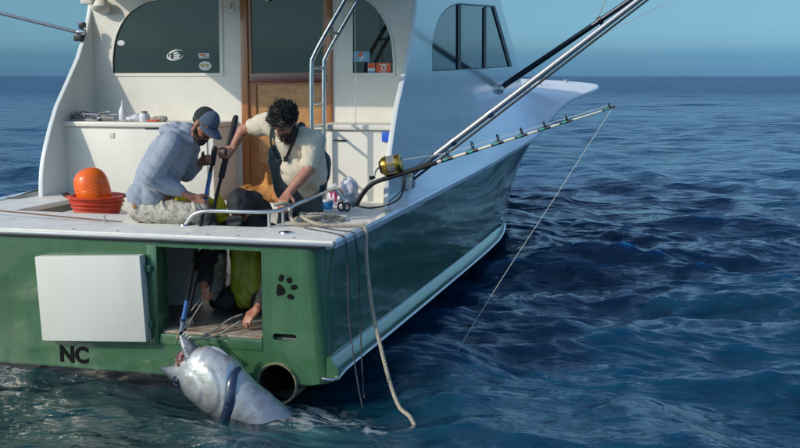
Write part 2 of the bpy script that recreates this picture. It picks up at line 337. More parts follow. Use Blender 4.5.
def tube(name, path, r, m, parent=None, seg=10, closed=False, flat=1.0):
    return link(name, pym(*tube_geo(path, r, seg, closed, True, flat)), m, parent, smooth=50)
def loft(name, rings, m, parent=None, closed=True, caps=True, smooth=True):
    n = len(rings[0]); vs_ = [p for r in rings for p in r]; fs = []
    for i in range(len(rings) - 1):
        for k in range(n if closed else n - 1):
            k2 = (k + 1) % n; fs.append((i * n + k, i * n + k2, (i + 1) * n + k2, (i + 1) * n + k))
    if caps and closed: fs.append(tuple(reversed(range(n)))); fs.append(tuple((len(rings) - 1) * n + k for k in range(n)))
    me = pym(vs_, fs); bm = bmesh.new(); bm.from_mesh(me); bmesh.ops.remove_doubles(bm, verts=bm.verts, dist=1e-5)
    return link(name, bm_me(bm), m, parent, smooth=smooth)
def lathe_geo(prof, seg=24):
    vs_ = []; fs = []; n = len(prof)
    for k in range(seg):
        a = 2 * math.pi * k / seg
        for r, z in prof: vs_.append(V((r * math.cos(a), r * math.sin(a), z)))
    for k in range(seg):
        k2 = (k + 1) % seg
        for i in range(n - 1): fs.append((k * n + i, k2 * n + i, k2 * n + i + 1, k * n + i + 1))
    return vs_, fs
def lathe(name, prof, m, parent=None, seg=24, mtx=None, smooth=40):
    me = pym(*lathe_geo(prof, seg)); bm = bmesh.new(); bm.from_mesh(me); bmesh.ops.remove_doubles(bm, verts=bm.verts, dist=1e-5)
    if mtx is not None: bmesh.ops.transform(bm, matrix=mtx, verts=bm.verts)
    return link(name, bm_me(bm), m, parent, smooth=smooth)
def axis_mtx(p, d):
    return Matrix.Translation(V(p)) @ V(d).normalized().to_track_quat('Z', 'Y').to_matrix().to_4x4()
def panel2d(name, loops, thick, m, parent=None, plane='XZ', at=0.0, bev=0.0):
    """flat sheet with holes; loops of 2D points; plane XZ -> (x, at, z), plane YZ -> (at, y, z), plane XY -> (x, y, at)"""
    cu = bpy.data.curves.new('c', 'CURVE'); cu.dimensions = '2D'; cu.fill_mode = 'BOTH'; cu.extrude = thick / 2 - bev; cu.bevel_depth = bev; cu.bevel_resolution = 1
    for lp in loops:
        sp = cu.splines.new('POLY'); sp.points.add(len(lp) - 1)
        for p, q in zip(sp.points, lp): p.co = (q[0], q[1], 0, 1)
        sp.use_cyclic_u = True
    o = bpy.data.objects.new('t', cu); C.objects.link(o)
    dg = bpy.context.evaluated_depsgraph_get(); me = bpy.data.meshes.new_from_object(o.evaluated_get(dg)); bpy.data.objects.remove(o)
    me.materials.clear()
    mt = {'XZ': Matrix(((1, 0, 0, 0), (0, 0, -1, at), (0, 1, 0, 0), (0, 0, 0, 1))),
          'YZ': Matrix(((0, 0, 1, at), (1, 0, 0, 0), (0, 1, 0, 0), (0, 0, 0, 1))),
          'XY': Matrix(((1, 0, 0, 0), (0, 1, 0, 0), (0, 0, 1, at), (0, 0, 0, 1)))}[plane]
    me.transform(mt); me.update()
    return link(name, me, m, parent, smooth=35)
def text(name, body, size, loc, m, parent, bold=0.0, rot=(math.pi / 2, 0, 0)):
    cu = bpy.data.curves.new('t', 'FONT'); cu.body = body; cu.size = size; cu.extrude = 0.0012; cu.offset = bold
    o = bpy.data.objects.new('t', cu); C.objects.link(o)
    dg = bpy.context.evaluated_depsgraph_get(); me = bpy.data.meshes.new_from_object(o.evaluated_get(dg)); bpy.data.objects.remove(o)
    me.materials.clear(); me.transform(Matrix.Translation(loc) @ Matrix.Rotation(rot[0], 4, 'X'))
    return link(name, me, m, parent)
def ell(cx, cz, rx, rz, n=24, a0=0.0):
    ca, sa = math.cos(a0), math.sin(a0)
    return [(cx + math.cos(t) * rx * ca - math.sin(t) * rz * sa, cz + math.cos(t) * rx * sa + math.sin(t) * rz * ca) for t in [2 * math.pi * k / n for k in range(n)]]
ICO = None
def ico_pts():
    global ICO
    if ICO is None:
        b = bmesh.new(); bmesh.ops.create_icosphere(b, subdivisions=2, radius=1.0); ICO = [v.co.copy() for v in b.verts]; b.free()
    return ICO
def blob(name, parts, m, parent=None, voxel=0.012, smooth=4, wr=None, sm=0.5):
    """union of tapered capsules / ellipsoids grown into one continuous surface"""
    tot = bmesh.new()
    for p in parts:
        b = bmesh.new()
        if p[0] == 'c':
            for q in ico_pts(): b.verts.new(V(p[1]) + q * p[2])
            for q in ico_pts(): b.verts.new(V(p[3]) + q * p[4])
        elif p[0] == 'e':
            R_ = p[3] if len(p) > 3 else Matrix.Identity(3)
            for q in ico_pts(): b.verts.new(V(p[1]) + R_ @ V((q.x * p[2][0], q.y * p[2][1], q.z * p[2][2])))
        h = bmesh.ops.convex_hull(b, input=b.verts)
        junk = [g for g in h['geom_interior'] if isinstance(g, bmesh.types.BMVert)]
        if junk: bmesh.ops.delete(b, geom=junk, context='VERTS')
        bmesh.ops.recalc_face_normals(b, faces=b.faces)
        me = bpy.data.meshes.new('q'); b.to_mesh(me); b.free(); tot.from_mesh(me); bpy.data.meshes.remove(me)
    me = bpy.data.meshes.new('m'); tot.to_mesh(me); tot.free()
    o = bpy.data.objects.new('t', me); C.objects.link(o)
    r = o.modifiers.new('r', 'REMESH'); r.mode = 'VOXEL'; r.voxel_size = voxel
    if smooth: s_ = o.modifiers.new('s', 'SMOOTH'); s_.factor = sm; s_.iterations = smooth
    dg = bpy.context.evaluated_depsgraph_get(); m2 = bpy.data.meshes.new_from_object(o.evaluated_get(dg)); bpy.data.objects.remove(o)
    m2.materials.clear()
    if wr:
        if wr[0] == 'f': folds(m2, *wr[1:])
        else: wrinkle(m2, *wr)
    return link(name, m2, m, parent, smooth=True)
def wrinkle(me, amp, scale, stretch=(1, 1, 1), seed=0.0):
    n = len(me.vertices); co = np.empty(n * 3); no = np.empty(n * 3); me.vertices.foreach_get('co', co); me.vertices.foreach_get('normal', no)
    co = co.reshape(-1, 3); no = no.reshape(-1, 3); d = np.empty(n); st = V(stretch)
    for i in range(n):
        p = V(co[i]) * scale; p = p + V((noise.noise(p * .5), noise.noise(p * .5 + V((7, 1, 3))), noise.noise(p * .5 + V((2, 9, 4))))) * .8; q = V((p.x * st.x + seed, p.y * st.y, p.z * st.z))
        a = noise.noise(q); b = noise.noise(q * 2.3 + V((5.1, 2.2, 9.7)))
        d[i] = (0.6 - abs(a) * 2.4) * 0.9 + b * 0.3
    co += no * (d * amp)[:, None]; me.vertices.foreach_set('co', co.ravel()); me.update()
def folds(me, amp, wl, dr_, seed=0.0):
    n = len(me.vertices); co = np.empty(n * 3); no = np.empty(n * 3); me.vertices.foreach_get('co', co); me.vertices.foreach_get('normal', no)
    co = co.reshape(-1, 3); no = no.reshape(-1, 3); d = np.empty(n); u = V(dr_).normalized(); so = V((seed, seed * 1.7, -seed))
    for i in range(n):
        p = V(co[i]); w = noise.noise(p * 3.6 + so) * 3.2 + noise.noise(p * 11 + so) * .7
        s_ = math.sin(p.dot(u) * 6.283 / wl + w); s2 = math.sin(p.dot(u) * 6.283 / wl * 2.1 + w * 1.8 + 1.0)
        mk = min(1, max(0.12, noise.noise(p * 5.0 - so) * 1.6 + .5))
        d[i] = ((.5 + .5 * s_) ** 2.2 - .35 + .22 * s2) * mk + noise.noise(p * 3.0 + so) * .3
    co += no * (d * amp)[:, None]; me.vertices.foreach_set('co', co.ravel()); me.update()
def hand(w, d, n, sgn, curl=(50, 60, 45), size=1.0, spread=0.0, thumb=(0.55, 0.75, 0.35)):
    """five-fingered hand: wrist w, direction d, palm faces n, thumb on side sgn"""
    w = V(w); d = V(d).normalized(); n = V(n); n = (n - d * n.dot(d)).normalized(); s = d.cross(n).normalized(); k = size; out = []
    ln = [0.92, 1.02, 0.96, 0.76]
    for i in range(4):
        off = (1.5 - i) * 0.0215 * sgn; K = w + d * (0.092 * k - abs(i - 1.2) * 0.004) + s * off * k
        out.append(('c', w + s * off * 0.6 * k, 0.019 * k, K, 0.0135 * k))
        a = 0; p = K; dd = d + s * off * spread * 8
        for j, (L, c) in enumerate(zip((0.046, 0.029, 0.022), curl)):
            a += rad(c); q = p + (dd.normalized() * math.cos(a) + n * math.sin(a)) * L * ln[i] * k
            out.append(('c', p, (0.0112 - j * 0.001) * k, q, (0.0102 - j * 0.0012) * k)); p = q
    b0 = w + d * 0.022 * k + s * 0.026 * sgn * k
    t1 = b0 + (d * thumb[0] + s * sgn * thumb[1] + n * thumb[2]).normalized() * 0.048 * k
    t2 = t1 + (d * 0.75 + s * sgn * 0.15 + n * 0.65).normalized() * 0.034 * k
    t3 = t2 + (d * 0.55 - s * sgn * 0.15 + n * 0.85).normalized() * 0.026 * k
    out += [('c', w + s * 0.012 * sgn * k, 0.02 * k, b0, 0.019 * k), ('c', b0, 0.017 * k, t1, 0.0135 * k), ('c', t1, 0.0125 * k, t2, 0.0115 * k), ('c', t2, 0.0112 * k, t3, 0.009 * k)]
    return out
def frame3(f, u):
    f = V(f).normalized(); u = V(u); u = (u - f * u.dot(f)).normalized(); r = f.cross(u)
    return Matrix((r, f, u)).transposed()      # columns: right, forward, up
def head(c, f, u, k=1.0):
    R_ = frame3(f, u); c = V(c); L = lambda x, y, z: c + R_ @ V((x * k, y * k, z * k)); o = []
    o.append(('e', L(0, -0.012, 0.035), (0.076 * k, 0.095 * k, 0.088 * k), R_))
    o.append(('e', L(0, 0.022, -0.03), (0.064 * k, 0.070 * k, 0.088 * k), R_))
    o.append(('e', L(0, 0.045, -0.085), (0.042 * k, 0.040 * k, 0.034 * k), R_))
    o.append(('c', L(0, 0.088, 0.016), 0.012 * k, L(0, 0.112, -0.022), 0.016 * k))
    for s in (-1, 1):
        o.append(('c', L(0.014 * s, 0.094, -0.024), 0.010 * k, L(0.017 * s, 0.09, -0.026), 0.010 * k))
        o.append(('c', L(0.016 * s, 0.082, 0.030), 0.012 * k, L(0.046 * s, 0.068, 0.028), 0.012 * k))
        o.append(('c', L(0.05 * s, 0.056, -0.02), 0.020 * k, L(0.062 * s, 0.03, -0.018), 0.02 * k))
        o.append(('e', L(0.079 * s, -0.012, -0.005), (0.010 * k, 0.020 * k, 0.033 * k), R_))
        o.append(('c', L(0.05 * s, 0.0, -0.055), 0.022 * k, L(0.02 * s, 0.052, -0.095), 0.02 * k))
    o.append(('c', L(-0.02, 0.083, -0.055), 0.009 * k, L(0.02, 0.083, -0.055), 0.009 * k))
    o.append(('c', L(-0.017, 0.081, -0.068), 0.010 * k, L(0.017, 0.081, -0.068), 0.010 * k))
    return o, L, R_
def tufts(center, R_, rx, ry, rz, count, ln, r, test, droop, curl=0.6):
    """many short curved locks joined in one mesh"""
    gs = []
    while len(gs) < count:
        v = V((random.gauss(0, 1), random.gauss(0, 1), random.gauss(0, 1))).normalized()
        if not test(v): continue
        p = V(center) + R_ @ V((v.x * rx, v.y * ry, v.z * rz)); nrm = (R_ @ v).normalized()
        tgt = (nrm * 0.55 + V(droop) * 0.8 + V((random.gauss(0, curl), random.gauss(0, curl), random.gauss(0, curl))) * 0.6).normalized()
        L = ln * random.uniform(0.6, 1.3); k = V((random.gauss(0, 1), random.gauss(0, 1), random.gauss(0, 1))) * L * 0.25 * curl
        pts = [p - nrm * 0.008, p + (nrm * 0.5 + tgt * 0.5) * L * 0.5, p + tgt * L + k]
        gs.append(tube_geo(spline(pts, 3), [r, r * 1.05, r * 1.0, r * 0.85, r * 0.65, r * 0.4, r * 0.15], 5))
    return join_geo(*gs)
def rope_geo(path, r, pitch=0.09, seg=6, strands=3, closed=False):
    """three-strand laid rope along a polyline"""
    P = [V(p) for p in path]; gs = []; acc = [0.0]
    for a, b in zip(P, P[1:]): acc.append(acc[-1] + (b - a).length)
    fr = []; nrm = None
    for i in range(len(P)):
        t = (P[min(i + 1, len(P) - 1)] - P[max(i - 1, 0)]).normalized()
        if nrm is None: nrm = t.orthogonal().normalized()
        else: nrm = (nrm - t * nrm.dot(t)).normalized()
        fr.append((nrm, t.cross(nrm)))
    for s in range(strands):
        pts = []
        for i, p in enumerate(P):
            a = 2 * math.pi * (acc[i] / pitch + s / strands); pts.append(p + (fr[i][0] * math.cos(a) + fr[i][1] * math.sin(a)) * r * 0.5)
        gs.append(tube_geo(pts, r * 0.56, seg))
    return join_geo(*gs)
def resample(path, step):
    P = [V(p) for p in path]; out = [P[0]]; rem = step
    for a, b in zip(P, P[1:]):
        L = (b - a).length; d = rem
        while d < L: out.append(a.lerp(b, d / L)); d += step
        rem = d - L
    out.append(P[-1]); return out
def interp(tab, y):
    ys = [t[0] for t in tab]; return [float(np.interp(y, ys, [t[k] for t in tab])) for k in range(1, len(tab[0]))]
def smooth_tab(tab, n=6):
    """catmull-rom densified table"""
    pts = spline([V(t + (0,) * (3 - len(t)) if len(t) < 3 else t[:3]) for t in tab], n); return [tuple(p) for p in pts]

# ------------------------------------------------------------------ sea
def build_sea():
    def axis(a, b, step, far, g, gn):
        core = list(np.arange(a, b, step)); out = core[:]
        s = step; x = core[-1]
        while x < far: s *= g; x += s; out.append(x)
        s = step; x = a; pre = []
        while x > -far: s *= gn; x -= s; pre.append(x)
        return np.array(pre[::-1] + out)
    xs = axis(-2.0, 7.0, 0.036, 9000, 1.020, 1.05); ys = axis(-4.6, 6.0, 0.036, 9000, 1.017, 1.12)
    sx = np.gradient(xs); sy = np.gradient(ys)
    Xg, Yg = np.meshgrid(xs, ys); SP = np.maximum(*np.meshgrid(sx, sy)); Zg = np.zeros_like(Xg); DX = np.zeros_like(Xg); DY = np.zeros_like(Xg)
    rg = np.random.RandomState(11)
    comps = []
    for lam in np.geomspace(0.17, 14, 60):
        for _ in range(2):
            th = rad(256) + rg.normal(0, 0.62 if lam < 3 else 0.4); amp = 0.0068 * lam ** 0.86 * rg.uniform(0.5, 1.3)
            if lam > 1.6: amp *= (1.6 / lam) ** 0.75
            comps.append((lam * rg.uniform(0.9, 1.1), th, amp, rg.uniform(0, 6.28)))
    # calmer, lumpier water in the lee of the hull
    calm = 1 - 0.45 * np.exp(-(((Xg - 0.8) / 2.6) ** 2 + ((Yg + 1.6) / 2.4) ** 2))
    for lam, th, amp, ph in comps:
        k = 2 * math.pi / lam; a = amp * np.clip((lam / SP - 1.5) / 1.2, 0, 1) * calm
        arg = k * (Xg * math.cos(th) + Yg * math.sin(th)) + ph
        Zg += a * np.cos(arg); DX -= 0.75 * a * math.cos(th) * np.sin(arg); DY -= 0.75 * a * math.sin(th) * np.sin(arg)
    mod = 1 + 0.35 * np.sin(Xg * 0.21 + 1.3 + 0.6 * np.sin(Yg * 0.13)) * np.sin(Yg * 0.17 + 0.4)
    Zg *= np.clip(mod, 0.5, 1.5)
    n, m_ = Xg.shape
    co = np.stack([Xg + DX, Yg + DY, Zg], -1).reshape(-1, 3)
    idx = np.arange(n * m_).reshape(n, m_); f = np.stack([idx[:-1, :-1], idx[:-1, 1:], idx[1:, 1:], idx[1:, :-1]], -1).reshape(-1, 4)
    me = bpy.data.meshes.new('sea'); me.vertices.add(len(co)); me.vertices.foreach_set('co', co.ravel())
    me.loops.add(f.size); me.loops.foreach_set('vertex_index', f.ravel()); me.polygons.add(len(f))
    me.polygons.foreach_set('loop_start', np.arange(0, f.size, 4)); me.polygons.foreach_set('loop_total', np.full(len(f), 4)); me.update(calc_edges=True)
    o = link('sea', me, 'sea', None, True, (0, 0, SEA_Z)); struct(o)
build_sea()

# ------------------------------------------------------------------ the boat
XC = -0.155
boat = thing('fishing_boat', 'green hulled sport fishing boat with cream cabin and open stern door', 'boat', (XC, 0, 0))
def B(o):       # parts are modelled in world coordinates; keep them there under the boat's empty
    o.matrix_parent_inverse = Matrix.Translation((-XC, 0, 0)); return o
# tables: y, sheer half breadth, sheer z ; y, chine half breadth, chine z ; y, keel z
SHEER = smooth_tab([(0, 1.795, .95), (1, 1.855, .965), (3, 1.905, 1.0), (5.5, 1.945, 1.06), (7, 2.06, 1.17), (8.3, 2.19, 1.30), (8.9, 2.24, 1.44), (9.9, 2.42, 1.72), (11.3, 2.74, 1.90), (12.6, 2.58, 1.97), (14, 1.72, 2.02), (14.9, .75, 2.05), (15.3, .03, 2.06)])
EDGE = smooth_tab([(0, 1.905, 1.0), (1, 1.910, 1.005), (3, 1.925, 1.04), (5.5, 1.97, 1.10), (7, 2.085, 1.21), (8.3, 2.215, 1.34), (8.9, 2.265, 1.48), (9.9, 2.45, 1.76), (11.3, 2.77, 1.94), (12.6, 2.61, 2.01), (14, 1.75, 2.06), (14.9, .78, 2.09), (15.34, .03, 2.10)])
CHINE = smooth_tab([(0, 1.885, .02), (3, 1.925, .03), (6, 1.95, .05), (7.5, 1.90, .10), (9, 1.70, .2), (11, 1.25, .5), (13, .72, .9), (14.4, .25, 1.25), (15.3, .02, 1.6)])
KEEL = smooth_tab([(0, -.55, 0), (8, -.65, 0), (12, -.35, 0), (14, .35, 0), (15.3, 1.5, 0)])
FLARE = [(0, .72), (3, .9), (6, 1.2), (9, 1.9), (12, 2.4), (15.3, 2.4)]
def hull_half(y, inset=0.0, nt_=16):
    bs, zs = interp(SHEER, y)[:2]; bc, zc = interp(CHINE, y)[:2]; zk = interp(KEEL, y)[0]; p = interp(FLARE, y)[0]
    pts = [(0.0, zk)] + [(bc * t * (1 - 0.0) - inset * t, zk + (zc - .06 - zk) * t ** 0.9) for t in (0.33, 0.66, 1.0)]
    for k in range(nt_ + 1):
        t = k / nt_; b = bc + (bs - bc) * t ** p
        pts.append((b - inset, zc + (zs - zc) * t))
    return pts
ys_ = [0.0, 0.006, 0.02, 0.045, 0.08, 0.13] + list(np.arange(0.3, 15.3, 0.25)) + [15.3]
ins = {0.0: 0.085, 0.006: 0.056, 0.02: 0.033, 0.045: 0.014, 0.08: 0.004}
rings = []
for y in ys_:
    h = hull_half(y, ins.get(y, 0.0))
    rings.append([V((XC - b, y, z)) for b, z in reversed(h)] + [V((XC + b, y, z)) for b, z in h[1:]])
hull = B(loft('hull', rings, 'green', boat, closed=False, smooth=60))
# transom: a plate with the stern door opening, exhaust port and drain slot cut through
h0 = hull_half(0.0, 0.085)
outline = [(XC - b, z) for b, z in reversed(h0)] + [(XC + b, z) for b, z in h0[1:]]
DOOR = (0.325, 1.215, 0.215, 0.905)
door_hole = [(DOOR[0], DOOR[2]), (DOOR[1], DOOR[2]), (DOOR[1], DOOR[3]), (DOOR[0], DOOR[3])]
EXH = (1.325, -0.062, 0.148)
def slot(cx, cz, hw, hr, n=8): return [(cx + hw + hr * math.cos(t), cz + hr * math.sin(t)) for t in np.linspace(-math.pi / 2, math.pi / 2, n)] + [(cx - hw + hr * math.cos(t), cz + hr * math.sin(t)) for t in np.linspace(math.pi / 2, 1.5 * math.pi, n)]
transom = B(panel2d('transom', [outline, door_hole, ell(EXH[0], EXH[1], EXH[2], EXH[2], 40), slot(1.385, .285, .068, .024)], 0.05, 'green', boat, 'XZ', 0.025))
# opening reveal, post, sill
B(box('door_post', .315, .395, -.012, .16, .17, .915, 'green', boat, .006))
B(box('door_sill', .398, 1.2155, -.008, .30, .17, .255, 'green', boat, .012))
B(box('sill_tread', .42, 1.20, .012, .34, .2552, .272, 'sillworn', boat, .006))
ex = lathe('exhaust_pipe', [(.143, .0), (.146, -.012), (.154, -.016), (.158, -.004), (.158, .06), (.156, .5), (.138, .5), (.139, .0), (.143, .0)], 'pipeedge', boat, 40, Matrix.Translation((EXH[0], -.012, EXH[1])) @ Matrix.Rotation(-math.pi / 2, 4, 'X')); B(ex)
B(lathe('pipe_lining', [(.1365, .012), (.1365, .49), (.0, .492)], 'darkin', boat, 32, Matrix.Translation((EXH[0], -.012, EXH[1])) @ Matrix.Rotation(-math.pi / 2, 4, 'X')))
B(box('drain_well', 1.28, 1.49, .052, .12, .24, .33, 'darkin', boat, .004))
# black paw print
PAW = [(1.345, .635, .036, .030, .9), (1.366, .718, .017, .025, -.5), (1.428, .705, .020, .020, -.3), (1.462, .655, .024, .017, .25), (1.435, .585, .024, .017, -.2)]
pawroot = None
def pawpad():
    out = []
    for k in range(26):
        t = 2 * math.pi * k / 26; r = .042 * (1 + .16 * math.cos(3 * t + .5)); out.append((1.362 + r * math.cos(t) * .88 * .9 - .004, .628 + r * math.sin(t)))
    return out
paw = B(panel2d('paw_print', [pawpad()], .002, 'print', boat, 'XZ', -.0022))
for cx, cz, rx, rz, a in PAW[1:]:
    o = panel2d('toe', [ell(cx, cz, rx * 1.12, rz * 1.12, 18, a)], .002, 'print', paw, 'XZ', -.0022)
B(text('lettering', 'NC', .168, (-.452, -.003, -.012), 'print', boat, .007))
# the opened stern door lying back against the transom, sagging on its hinges
dr = bpy.data.objects.new('stern_door', None)
pd = box('stern_door', -.55, .322, -.10, -.012, .208, .852, 'panel', boat, .008)
pd.data.transform(Matrix.Translation((.352, 0, .5)) @ Matrix.Rotation(rad(-2.9), 4, 'Y') @ Matrix.Translation((-.352, 0, -.5))); B(pd)
for hz in (.30, .72): box('hinge', .31, .36, -.045, -.012, hz, hz + .05, 'green', pd, .004)
bpy.data.objects.remove(dr)
# rub rail along the sheer and round the transom
def edge_pts(y0, y1, sgn, off, dz, n=60):
    return [V((XC + sgn * (interp(EDGE, y)[0] + off), y, interp(EDGE, y)[1] + dz)) for y in np.linspace(y0, y1, n)]
def ribbon(name, ptsA, ptsB, m, parent, smooth=40):
    """strip between two poly-lines, doubled into a closed thin rail by the caller"""
    n = len(ptsA); return link(name, pym(list(ptsA) + list(ptsB), [(i, i + 1, n + i + 1, n + i) for i in range(n - 1)]), m, parent, smooth=smooth)
def rail_loft(name, paths, m, parent):
    return B(loft(name, [[p[i] for p in paths] for i in range(len(paths[0]))], m, parent, closed=True, smooth=40))
for sg in (1, -1):
    P1 = edge_pts(.02, 15.2, sg, .012, .006); P2 = edge_pts(.02, 15.2, sg, .030, -.012); P3 = edge_pts(.02, 15.2, sg, .028, -.05); P4 = edge_pts(.02, 15.2, sg, -.06, -.066); P5 = edge_pts(.02, 15.2, sg, -.06, .0)
    rail_loft('rub_rail', [P1, P2, P3, P4, P5], 'cabin', boat)
XR, XL = XC + 1.905, XC - 1.905
B(box('rub_rail', XL - .02, XR + .020, -.030, .03, .958, .986, 'alu', boat, .010)); B(box('rail_strip', XL - .01, XR - .06, -.016, .02, .940, .957, 'black', boat, .003))  # rub rail across the transom, thin black strip below it
# covering boards
bd = [(XL, -.012), (XR + .004, -.012), (XR + .008, .5), (XR + .02, 2.6), (1.10, 2.6), (1.07, .62), (1.02, .52), (.32, .50), (.28, .95), (-1.45, .95), (-1.45, 2.6), (XL - .02, 2.6), (XL - .008, .5)]
B(panel2d('covering_board', [bd], .045, 'deck', boat, 'XY', .9805, bev=.008))
# cabin base line: y, x, z
BASE = smooth_tab([(1.6, 1.64, 1.01), (2.4, 1.63, 1.10), (3.4, 1.625, 1.30), (5.0, 1.62, 1.50), (6.5, 1.61, 1.66), (8.2, 1.60, 1.84), (9.8, 1.60, 1.96), (10.6, 1.45, 2.05), (11.6, 1.0, 2.10), (12.6, .5, 2.125), (14, .2, 2.12), (15.2, 0, 2.11)])
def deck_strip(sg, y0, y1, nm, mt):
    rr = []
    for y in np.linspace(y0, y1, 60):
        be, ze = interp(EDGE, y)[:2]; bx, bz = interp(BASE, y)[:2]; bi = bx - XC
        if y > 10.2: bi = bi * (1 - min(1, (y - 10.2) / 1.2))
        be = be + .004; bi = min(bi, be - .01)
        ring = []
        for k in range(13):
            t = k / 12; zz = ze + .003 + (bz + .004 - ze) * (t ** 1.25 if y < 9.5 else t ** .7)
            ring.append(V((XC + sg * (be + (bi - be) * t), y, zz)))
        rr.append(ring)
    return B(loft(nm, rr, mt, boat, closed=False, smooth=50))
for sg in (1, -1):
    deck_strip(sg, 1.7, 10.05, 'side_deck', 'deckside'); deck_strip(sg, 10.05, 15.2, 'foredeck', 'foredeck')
for (px, py) in ((1.75, 11.0), (2.05, 12.2)):
    cl = lathe('deck_cleat', [(0, 0), (.05, 0), (.05, .012), (.018, .02), (.018, .07), (.05, .075), (.05, .10), (0, .105)], 'steel', boat, 16, Matrix.Translation((px, py, 1.985))); B(cl)
# spray rail: a flat ledge standing off the chine
def chine_pts(sg, off, dz, y0=0.0, y1=7.6, n=60):
    out = []
    for y in np.linspace(y0, y1, n):
        bc, zc = interp(CHINE, y)[:2]; tp = min(1.0, (y1 - y) / 1.2) ** .6; out.append(V((XC + sg * (bc + off * tp), y, zc + dz * tp + .02)))
    return out
for sg in (1, -1):
    rail_loft('spray_rail', [chine_pts(sg, -.03, .115), chine_pts(sg, .006, .11), chine_pts(sg, .062, .025), chine_pts(sg, .062, -.02), chine_pts(sg, -.03, -.05)], 'green', boat)
    pth = [p + V((0, 0, 0)) for p in chine_pts(sg, .068, -.002)]
    pth = [V((XC + sg * (1.885 - .05), -.03, .008)), V((XC + sg * (1.885 + .03), -.034, .005)), V((XC + sg * (1.885 + .055), -.0, .006))] + pth[1:]
    B(tube('chine_moulding', pth, .014, 'steel', boat, 8))
# cockpit sole and liner
B(panel2d('cockpit_sole', [[(-1.85, .05), (1.50, .05), (1.55, 3.0), (-1.85, 3.0)]], .03, 'sole', boat, 'XY', .255))
B(box('cockpit_liner', 1.48, 1.52, .06, 2.5, .265, .957, 'white', boat)); B(box('cockpit_liner', -1.83, -1.79, .06, 2.5, .265, .957, 'white', boat))
B(box('cockpit_liner', -1.78, .30, .90, .94, .265, .957, 'white', boat)); B(box('cockpit_liner', 1.23, 1.475, .10, .14, .265, .957, 'white', boat))
# cabin sides with the window openings
SX, PX = 1.62, -1.87
side_out = [(1.98, 1.0), (1.99, 1.12), (2.01, 1.24), (2.04, 1.345), (2.09, 1.46), (2.18, 1.64), (2.31, 1.85), (2.50, 2.06), (2.73, 2.32), (2.90, 2.58), (3.02, 2.87), (3.06, 3.1), (7.6, 3.22), (8.6, 2.72), (9.62, 2.17), (9.85, 1.90), (8.2, 1.75), (6.5, 1.57), (5, 1.41), (3.4, 1.2), (2.4, .99)]
win = spline([V((3.66, 2.19, 0)), V((3.64, 2.36, 0)), V((3.70, 2.55, 0)), V((3.98, 2.75, 0)), V((4.40, 2.88, 0)), V((4.9, 2.955, 0))], 5)
win = [(p.x, p.y) for p in win] + [(7.3, 3.07), (8.05, 2.70), (8.88, 2.27)]
for x, nm in ((SX, 1), (PX, -1)):
    sd_ = B(panel2d('cabin_side', [side_out, win], .05, 'cabin', boat, 'YZ', x - nm * .025, bev=.010))
    panel2d('window_pane', [win], .008, 'sideglass', sd_, 'YZ', x - nm * .022)
    def sc(lp, k, cy, cz): return [(cy + (a - cy) * k, cz + (b - cz) * k) for a, b in lp]
    cy_, cz_ = 6.2, 2.62
    panel2d('window_gasket', [sc(win, 1.004, cy_, cz_), [(cy_ + (a - cy_) * .985, cz_ + (b - cz_) * .95) for a, b in win]], .012, 'rubber' if nm else 'rubber', sd_, 'YZ', x - nm * .012)
    for wy, sl in ((4.95, 0.0), (6.55, 0.02)):
        panel2d('window_post', [[(wy, 2.20), (wy + .17, 2.20), (wy + .17 - .02, 3.02), (wy - .02, 2.99)]], .012, 'rubber', sd_, 'YZ', x - nm * .010)
    panel2d('window_post', [[(8.62, 2.27), (8.86, 2.275), (7.35, 3.06), (7.12, 3.06)]], .012, 'rubber', sd_, 'YZ', x - nm * .0095)
    if nm == 1:
        pass
# aft bulkhead
lw = [(-.395, 2.165), (-.39, 2.93)] + [(p.x, p.y) for p in spline([V((-1.0, 2.925, 0)), V((-1.22, 2.885, 0)), V((-1.42, 2.76, 0)), V((-1.55, 2.56, 0)), V((-1.60, 2.33, 0)), V((-1.605, 2.165, 0))], 5)]
rw = [(.97, 2.165), (1.395, 2.165)] + [(p.x, p.y) for p in spline([V((1.395, 2.3, 0)), V((1.37, 2.5, 0)), V((1.31, 2.66, 0)), V((1.2, 2.81, 0)), V((1.08, 2.89, 0)), V((.975, 2.915, 0))], 5)]
dh = [(-.18, .96), (.775, .96), (.775, 2.99), (-.18, 2.99)]
bulk = B(panel2d('aft_bulkhead', [[(PX + .02, .27), (SX - .02, .27), (SX - .02, 3.12), (PX + .02, 3.12)], lw, rw, dh], .05, 'white', boat, 'XZ', 3.025))
def shrink(lp, d):
    cx = sum(p[0] for p in lp) / len(lp); cz = sum(p[1] for p in lp) / len(lp); w = max(p[0] for p in lp) - min(p[0] for p in lp); h = max(p[1] for p in lp) - min(p[1] for p in lp)
    return [(cx + (a - cx) * (1 - 2 * d / w), cz + (b - cz) * (1 - 2 * d / h)) for a, b in lp]
for lp in (lw, rw):
    pn = panel2d('window_pane', [lp], .008, 'glass', bulk, 'XZ', 3.012)
    panel2d('window_frame', [shrink(lp, -.012), shrink(lp, .008)], .016, 'white', bulk, 'XZ', 2.996, bev=.004)
def decal(name, loops, m, y=3.0065): return panel2d(name, loops, .001, m, bulk, 'XZ', y)
decal('sticker', [ell(-1.505, 2.485, .042, .028)], 'sticker_white')
decal('sticker', [ell(-.90, 2.36, .098, .052, 28, .25), ell(-.885, 2.362, .083, .040, 28, .25)], 'sticker_white')
for k, w_ in enumerate((.055, .075, .06)): decal('sticker', [[(-.92, 2.383 - k * .022), (-.92 + w_, 2.390 - k * .022), (-.92 + w_, 2.376 - k * .022), (-.92, 2.369 - k * .022)]], 'sticker_white')
decal('sticker', [[(-.97, 2.38), (-.945, 2.36), (-.955, 2.33), (-.985, 2.345)]], 'sticker_white')
decal('sticker', [[(-.645, 2.375), (-.525, 2.375), (-.535, 2.325), (-.64, 2.325)]], 'sticker_white')
